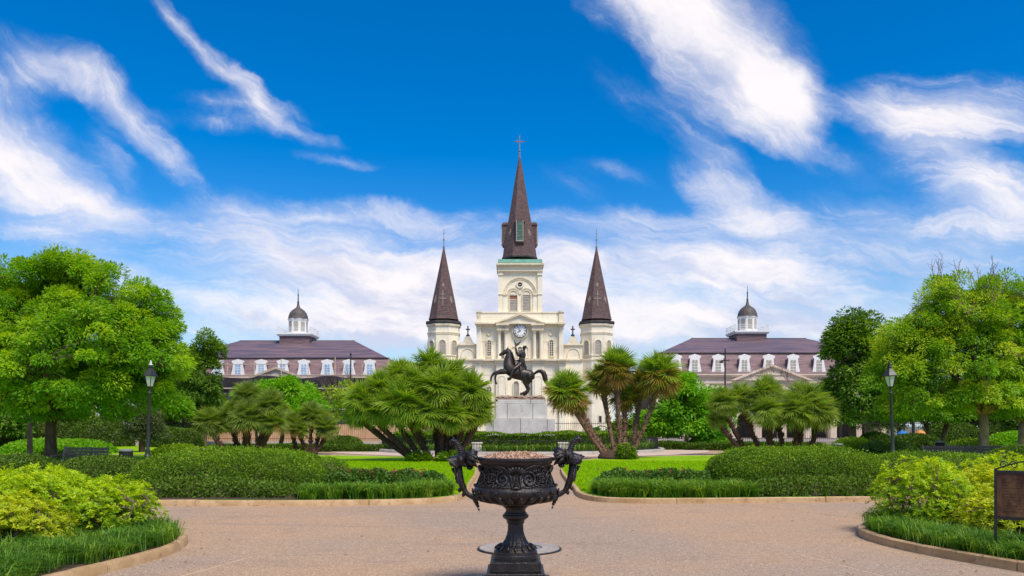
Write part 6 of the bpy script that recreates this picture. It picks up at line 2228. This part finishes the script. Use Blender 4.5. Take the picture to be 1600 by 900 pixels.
fan_palm('tall leaning fan palms with gold lower fronds on the right lawn, near the statue', 37.0,
         [(886, 614, 38, -.3), (902, 630, 24, .5), (964, 576, 36, 0), (942, 594, 30, .6), (1030, 586, 40, 0), (980, 622, 28, .8), (1004, 600, 26, .9), (870, 606, 20, .5)],
         [(950, 712, 0, -.2), (957, 706, 1, -.2), (970, 706, 2, -.05), (962, 705, 3, 0), (980, 707, 4, .35), (973, 706, 5, .05), (983, 705, 6, .2)],
         36, tall, M_['palm_trunk_pale'], .115, low=-68, seed=4, size=1.05, extra=14)
fan_palm('wide dense fan palm clump behind the right hedge mound', 43.0,
         [(1131, 628, 26, 0), (1162, 622, 28, .6), (1196, 616, 32, 0), (1190, 642, 30, -.6), (1255, 628, 36, 0), (1236, 642, 32, -.5), (1279, 644, 32, 0), (1218, 632, 28, .7), (1124, 655, 18, .3)],
         [(1172, 706, 0, -.3), (1190, 706, 1, -.1), (1205, 706, 2, 0), (1210, 706, 3, 0), (1250, 706, 4, 0), (1246, 706, 5, 0), (1262, 706, 6, .1), (1225, 706, 7, 0), (1165, 706, 8, -.2)],
         29, light, M_['palm_trunk'], .13, low=-72, seed=6, size=1.1, extra=26)
fan_palm('grey green fan palm clump nearest the left lantern', 42.0,
         [(326, 660, 26, 0), (358, 646, 22, .5), (384, 620, 26, .2), (391, 655, 30, -.4), (424, 636, 28, 0), (428, 660, 24, -.3), (345, 664, 20, .5)],
         [(360, 708, 0, -.25), (372, 708, 1, -.1), (380, 708, 2, 0), (388, 708, 3, 0), (395, 708, 4, .1), (400, 708, 5, .1)],
         28, mixed, M_['palm_trunk'], .14, low=-55, seed=8, size=1.1, extra=22)
fan_palm('small fan palm clump left of the big lawn palm', 45.0,
         [(458, 664, 22, 0), (484, 650, 24, .3), (470, 672, 18, -.3), (510, 670, 22, 0), (500, 658, 20, .4)],
         [(466, 705, 0, -.2), (486, 705, 1, 0), (480, 705, 2, -.1), (492, 705, 3, .25), (490, 705, 4, .1)],
         26, mixed, M_['palm_trunk'], .10, low=-50, seed=9, size=1.1, extra=20)
# earth mound under the tall palms, ferny tufts at the palm feet
c = P(966, 716, 37)
mp_ = thing('palm_mound', 'brown earth mound at the foot of the tall leaning palms', 'mound', (c.x, 37, BED_Z))
MB().lathe([(.98, .0), (.92, .18), (.72, .34), (.4, .42), (.02, .44)], (c.x, 37, BED_Z - .02), 22).build('earth', M_['palm_trunk'], mp_, smooth=True)


def tuft(label, px, py, d, r, h, n=500, mtn='lf_hedge'):
    c = P(px, py, d)
    root = thing('fern_tuft', label, 'plant', (c.x, d, BED_Z))
    a = RNG.random(n) * 6.283
    rr = np.sqrt(RNG.random(n)) * r
    C = np.stack([c.x + rr * np.cos(a), d + rr * np.sin(a), BED_Z + h * RNG.random(n) * (1 - (rr / r) ** 2 * .6)], 1)
    A = unit(np.stack([np.cos(a), np.sin(a), .3 + .5 * RNG.random(n)], 1) + .4 * RNG.normal(size=(n, 3)))
    leaves('leaf_clump', C, A, unit(np.array([[0, 0, 1.0]]) + .5 * RNG.normal(size=(n, 3))), .2, .07, .2 + .6 * RNG.random(n), M_[mtn], root)


tuft('ferny tuft at the left foot of the big lawn palm', 655, 720, 33.4, .5, .45)
tuft('ferny tuft at the right foot of the big lawn palm', 703, 720, 33.4, .55, .5)
tuft('bright ferny tuft on the mound of the tall palms', 978, 712, 36.2, .42, .75)

# banana plants behind the statue circle
for px, d, h, lab in ((930, 62.5, 1.9, 'banana plant just right of the leaning palm trunks'), (957, 63, 2.3, 'taller banana plant left of the upright palm trunk')):
    c = P(px, 690, d)
    bp = thing('banana_plant', lab, 'plant', (c.x, d, .05))
    MB().tube([(c.x, d, 0), (c.x, d, h * .5)], [.12, .08], 8).build('stem', M_['lf_banana'], bp)
    for k in range(8):
        a, el = k * 2.4, R(70 - k * 7)
        dv = Vector((math.cos(a) * math.cos(el), math.sin(a) * math.cos(el), math.sin(el)))
        m = MB()
        sd = Vector((-math.sin(a), math.cos(a), 0))
        p0 = Vector((c.x, d, h * .5))
        prev = None
        for i in range(7):
            t_ = i / 6
            p = p0 + dv * h * .75 * t_ + Vector((0, 0, -.75 * t_ * t_ * h * .45))
            w = .26 * math.sin(math.pi * min(1, .12 + t_ * .88)) + .01
            m.v += [tuple(p - sd * w + Vector((0, 0, .05))), tuple(p), tuple(p + sd * w + Vector((0, 0, .05)))]
        for i in range(6):
            b = i * 3
            m.f += [(b, b + 1, b + 4, b + 3), (b + 1, b + 2, b + 5, b + 4)]
        m.build('leaf', M_['lf_banana'], bp, smooth=True)

# ================================================================== AZALEAS, ROSES, LIRIOPE
def azalea(label, x, y, a, b, h, n, mtn, seed, stems=9, leanx=0.0):
    global RNG
    RNG = np.random.default_rng(seed)
    rnd = random.Random(seed)
    root = thing('azalea_bush', label, 'bush', (x, y, BED_Z))
    ph = RNG.random(8) * 6.28
    # whorls on a lumpy dome, thinning out below
    m0 = n * 2
    dv = rand_dirs(m0, -.25)
    az = np.arctan2(dv[:, 1], dv[:, 0])
    lum = 1 + .10 * np.sin(3 * az + ph[0]) + .07 * np.sin(7 * az + ph[1] + 5 * dv[:, 2]) + .07 * np.sin(11 * dv[:, 0] + ph[2]) * np.sin(9 * dv[:, 2] + ph[3])
    q = 1 - .45 * RNG.random(m0) ** 2.2
    C = np.stack([x + dv[:, 0] * a * lum * q, y + dv[:, 1] * b * lum * q, BED_Z + .30 * h + dv[:, 2] * h * .72 * lum * q], 1)
    dens = np.clip(.40 + .75 * dv[:, 2] + .45 * np.sin(5 * az + ph[4]) * np.sin(6 * dv[:, 2] + ph[5]), .10, 1)
    ok = (RNG.random(m0) < dens) & (C[:, 2] > BED_Z + .12)
    C, dv = C[ok][:n], dv[ok][:n]
    k = len(C)
    nl = 8
    ci = np.repeat(np.arange(k), nl)
    up = unit(dv * .7 + np.array([0, 0, .75]) + .35 * RNG.normal(size=(k, 3)))
    t1 = unit(np.cross(up, RNG.normal(size=(k, 3))))
    t2 = np.cross(up, t1)
    an = np.tile(np.arange(nl) * 2 * math.pi / nl, k) + RNG.random(k * nl) * .6
    ra = t1[ci] * np.cos(an)[:, None] + t2[ci] * np.sin(an)[:, None]
    A = unit(ra + up[ci] * (.25 + .7 * RNG.random((k * nl, 1))))
    L = .040 + .024 * RNG.random(k * nl)
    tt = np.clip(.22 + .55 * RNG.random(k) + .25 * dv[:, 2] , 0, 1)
    leaves('foliage', C[ci] + A * .006 - up[ci] * .03 * RNG.random((k * nl, 1)), A, unit(up[ci] + .35 * RNG.normal(size=(k * nl, 3))), L, L * .42, tt[ci] + .14 * RNG.normal(size=k * nl), M_[mtn], root)
    m = MB()
    tips = C[RNG.integers(0, k, 160)]
    mids = []
    for s in range(stems):
        aa = s * 2 * math.pi / stems + rnd.uniform(-.3, .3)
        p0 = Vector((x + math.cos(aa) * a * .42, y + math.sin(aa) * b * .42, BED_Z - .02))
        p2 = Vector((x + math.cos(aa) * a * .72 + leanx, y + math.sin(aa) * b * .72, BED_Z + h * .62))
        p1 = p0.lerp(p2, .5) + Vector((rnd.uniform(-.08, .08), rnd.uniform(-.08, .08), .05))
        m.tube([p0, p0.lerp(p1, .5) + Vector((rnd.uniform(-.03, .03), 0, 0)), p1, p1.lerp(p2, .5), p2], [.022, .019, .016, .013, .009], 6)
        mids += [p1, p1.lerp(p2, .5), p2]
    for tpt in tips:
        tv = Vector(tpt)
        q_ = min(mids, key=lambda p: (p - tv).length + max(0, p.z - tv.z))
        m.tube([q_, q_.lerp(tv, .5) + Vector((rnd.uniform(-.04, .04), rnd.uniform(-.04, .04), .02)), tv], [.009, .006, .003], 4, caps=False)
    m.build('stems', M_['twig'], root, smooth=True)


azalea('yellow green azalea at the rounded tip of the left front bed', -5.62, 11.1, .62, .72, .74, 1300, 'lf_azalea', 41, leanx=.12)
azalea('wide yellow green azalea in the left front bed, second from its tip', -6.6, 10.9, 1.0, .9, .86, 2300, 'lf_azalea', 42)
azalea('low azalea with bare brown stems at the near edge of the left bed', -6.3, 9.95, .85, .6, .60, 1300, 'lf_azalea_r', 43, 11)
azalea('big azalea at the left edge of the photo', -7.9, 10.7, 1.05, 1.0, .84, 2300, 'lf_azalea', 44)
azalea('azalea behind the others in the left front bed', -7.0, 11.9, 1.1, .6, .84, 1800, 'lf_azalea', 45)
azalea('near low azalea at the left edge of the photo', -6.9, 9.4, .7, .55, .60, 900, 'lf_azalea_r', 46)
azalea('tall open azalea with a pale stem at the tip of the right front bed', 6.12, 11.8, .72, .72, .97, 1300, 'lf_azalea', 51, 7)
azalea('wide yellow azalea in the right front bed, second from its tip', 7.25, 12.0, .95, .8, .86, 1900, 'lf_azalea_r', 52)
azalea('yellow azalea directly behind the bronze plaque', 7.7, 10.9, .95, .8, .82, 1800, 'lf_azalea_r', 53)
azalea('low azalea in front of the plaque posts', 6.65, 10.6, .75, .6, .62, 1100, 'lf_azalea_r', 54)
azalea('azalea farthest back in the right front bed', 8.4, 13.0, 1.2, .8, 1.0, 1700, 'lf_azalea', 55)


def border(label, line, width, n, h, wd, side, tone=(.1, .8)):
    """strappy edging plants along a kerb line, growing in tufts"""
    ln = np.array(line)
    seg = np.linalg.norm(ln[1:] - ln[:-1], axis=1)
    cum = np.concatenate([[0], np.cumsum(seg)])
    nt = max(8, n // 46)
    s = RNG.random(nt) * cum[-1]
    w = .10 + (width - .10) * RNG.random(nt)
    k = np.clip(np.searchsorted(cum, s) - 1, 0, len(seg) - 1)
    t = ((s - cum[k]) / seg[k])[:, None]
    p = ln[k] * (1 - t) + ln[k + 1] * t
    dr = (ln[k + 1] - ln[k]) / seg[k][:, None]
    nr = np.stack([-dr[:, 1], dr[:, 0]], 1) * side
    ctr = p + nr * w[:, None]
    ci = np.repeat(np.arange(nt), 46)
    m_ = len(ci)
    a = RNG.random(m_) * 6.283
    C = np.column_stack([ctr[ci] + .05 * RNG.normal(size=(m_, 2)), np.full(m_, BED_Z + .005)])
    hh = (h * (.7 + .5 * RNG.random(nt)))[ci] * (.6 + .5 * RNG.random(m_))
    tt = (tone[0] + (tone[1] - tone[0]) * RNG.random(nt))[ci] + .15 * RNG.normal(size=m_)
    o = blades('border_grass', C, np.stack([np.cos(a), np.sin(a), 0 * a], 1), hh, .45 + 1.05 * RNG.random(m_), wd, tt, M_['lf_liriope'])
    tag(o, label, kind='stuff')


edge = [p for p in LF if p[0] > -7.2 and 6.2 < p[1] < 12.9]
border('dark strappy border grass edging the left front bed', edge, .78, 25000, .29, .0085, 1, (.0, .8))
edge = [p for p in RF if p[0] < 7.4 and 7.0 < p[1] < 13.6]
border('dark strappy border grass edging the right front bed', edge, .85, 26000, .29, .0085, -1, (.0, .8))
border('strappy green border grass before the left rose bushes', [(-4.3, 16.15), (-1.75, 16.5), (-1.25, 17.3), (-1.4, 18.6)], .85, 16000, .40, .014, 1, (.2, 1))
border('strappy green border grass before the right rose bushes', [(1.75, 18.4), (1.75, 17.6), (2.1, 16.75), (4, 16.65), (5.2, 16.8)], .95, 19000, .42, .014, 1, (.2, 1))


def rose(label, x, y, r, h, n, reds, seed):
    global RNG
    RNG = np.random.default_rng(seed)
    root = thing('rose_bush', label, 'rose bush', (x, y, BED_Z))
    dv = rand_dirs(n, -.3)
    q = (.45 + .55 * RNG.random((n, 1)) ** .5)
    lum = 1 + .16 * np.sin(6 * dv[:, :1] + seed) * np.sin(7 * dv[:, 2:] + seed * 2)
    C = np.array([x, y, BED_Z + h * .5]) + dv * q * lum * np.array([r, r, h * .55])
    A = unit(dv + np.array([0, 0, .1]) + .6 * RNG.normal(size=(n, 3)))
    leaves('foliage', C, A, unit(np.array([[0, 0, 1.0]]) + dv * .5 + .5 * RNG.normal(size=(n, 3))), .075, .045, .15 + .6 * RNG.random(n) + .2 * dv[:, 2], M_['lf_rose'], root)
    m = MB()
    for k in range(9):
        a = k * .7
        tp = Vector((x + math.cos(a) * r * .8, y + math.sin(a) * r * .8, BED_Z + h * (.8 + .3 * RNG.random())))
        m.tube([(x + math.cos(a) * .06, y + math.sin(a) * .06, BED_Z), ((x + tp.x) / 2, (y + tp.y) / 2, BED_Z + h * .5), tp], [.012, .009, .004], 5)
    m.build('stems', M_['twig'], root)
    for k in range(reds):
        a = RNG.random() * 6.283
        rr = r * RNG.random() ** .5
        p = Vector((x + rr * math.cos(a), y + rr * math.sin(a), BED_Z + h * (.98 + .16 * RNG.random())))
        b = MB()
        for q_ in range(6):
            t_ = q_ * 1.05
            b.ball(p + Vector((math.cos(t_) * .014, math.sin(t_) * .014, .006 * (q_ % 2))), .015, 6, 4, (1, 1, .9))
        b.tube([p - Vector((0, 0, .14)), p], [.005, .005], 4)
        b.build('bloom', M_['red'], root, smooth=True)


for i, (px, r, h, reds, lab) in enumerate(((520, .50, .62, 0, 'first dark rose bush, touching the left hedge mound'), (556, .52, .70, 8, 'second rose bush from the left hedge, with red blooms'), (594, .48, .68, 7, 'third rose bush from the left hedge, with red blooms'),
                                            (634, .52, .68, 8, 'fourth rose bush from the left hedge, with red blooms'), (672, .42, .64, 2, 'last rounded rose bush of the left row, nearest the urn'))):
    rose(lab, (px - 800) / F * 18.6, 18.5 + .1 * math.sin(i), r, h * .66, 1500, reds, 60 + i)
for i, (px, r, h, reds, lab) in enumerate(((965, .48, .66, 2, 'first rose bush of the right row, nearest the urn'), (1003, .45, .60, 2, 'second rose bush of the right row'), (1042, .48, .66, 3, 'third rose bush of the right row, with a few red tips'), (1085, .50, .62, 1, 'last rose bush of the right row, by the right hedge mound'))):
    rose(lab, (px - 800) / F * 18.9, 18.9 + .1 * math.sin(i), r, h * .68, 1400, reds, 70 + i)

# dry fallen leaves, mostly along the kerbs
n = 170
ex = np.array(LF[2:60:2] + RF[2:60:2] + LM[6:60:2] + RM[6:60:2])
p = ex[RNG.integers(0, len(ex), n)] + RNG.normal(size=(n, 2)) * np.array([.5, .5])
q = np.stack([-8 + 16 * RNG.random(60), 7 + 9 * RNG.random(60)], 1)
p = np.concatenate([p, q])
ok = ~(inside(LF, p) | inside(RF, p) | inside(LM, p) | inside(RM, p))
p = p[ok]
n = len(p)
a = RNG.random(n) * 6.283
o = leaves('fallen_leaves', np.column_stack([p, np.full(n, .014)]), np.stack([np.cos(a), np.sin(a), .25 * RNG.random(n)], 1), np.array([[0, 0, 1.0]]) + .3 * RNG.normal(size=(n, 3)), .03 + .03 * RNG.random(n), .02 + .012 * RNG.random(n), RNG.random(n), M_['lf_palm_brown'])
tag(o, 'dry brown fallen leaves scattered along the kerbs of the plaza', kind='stuff')
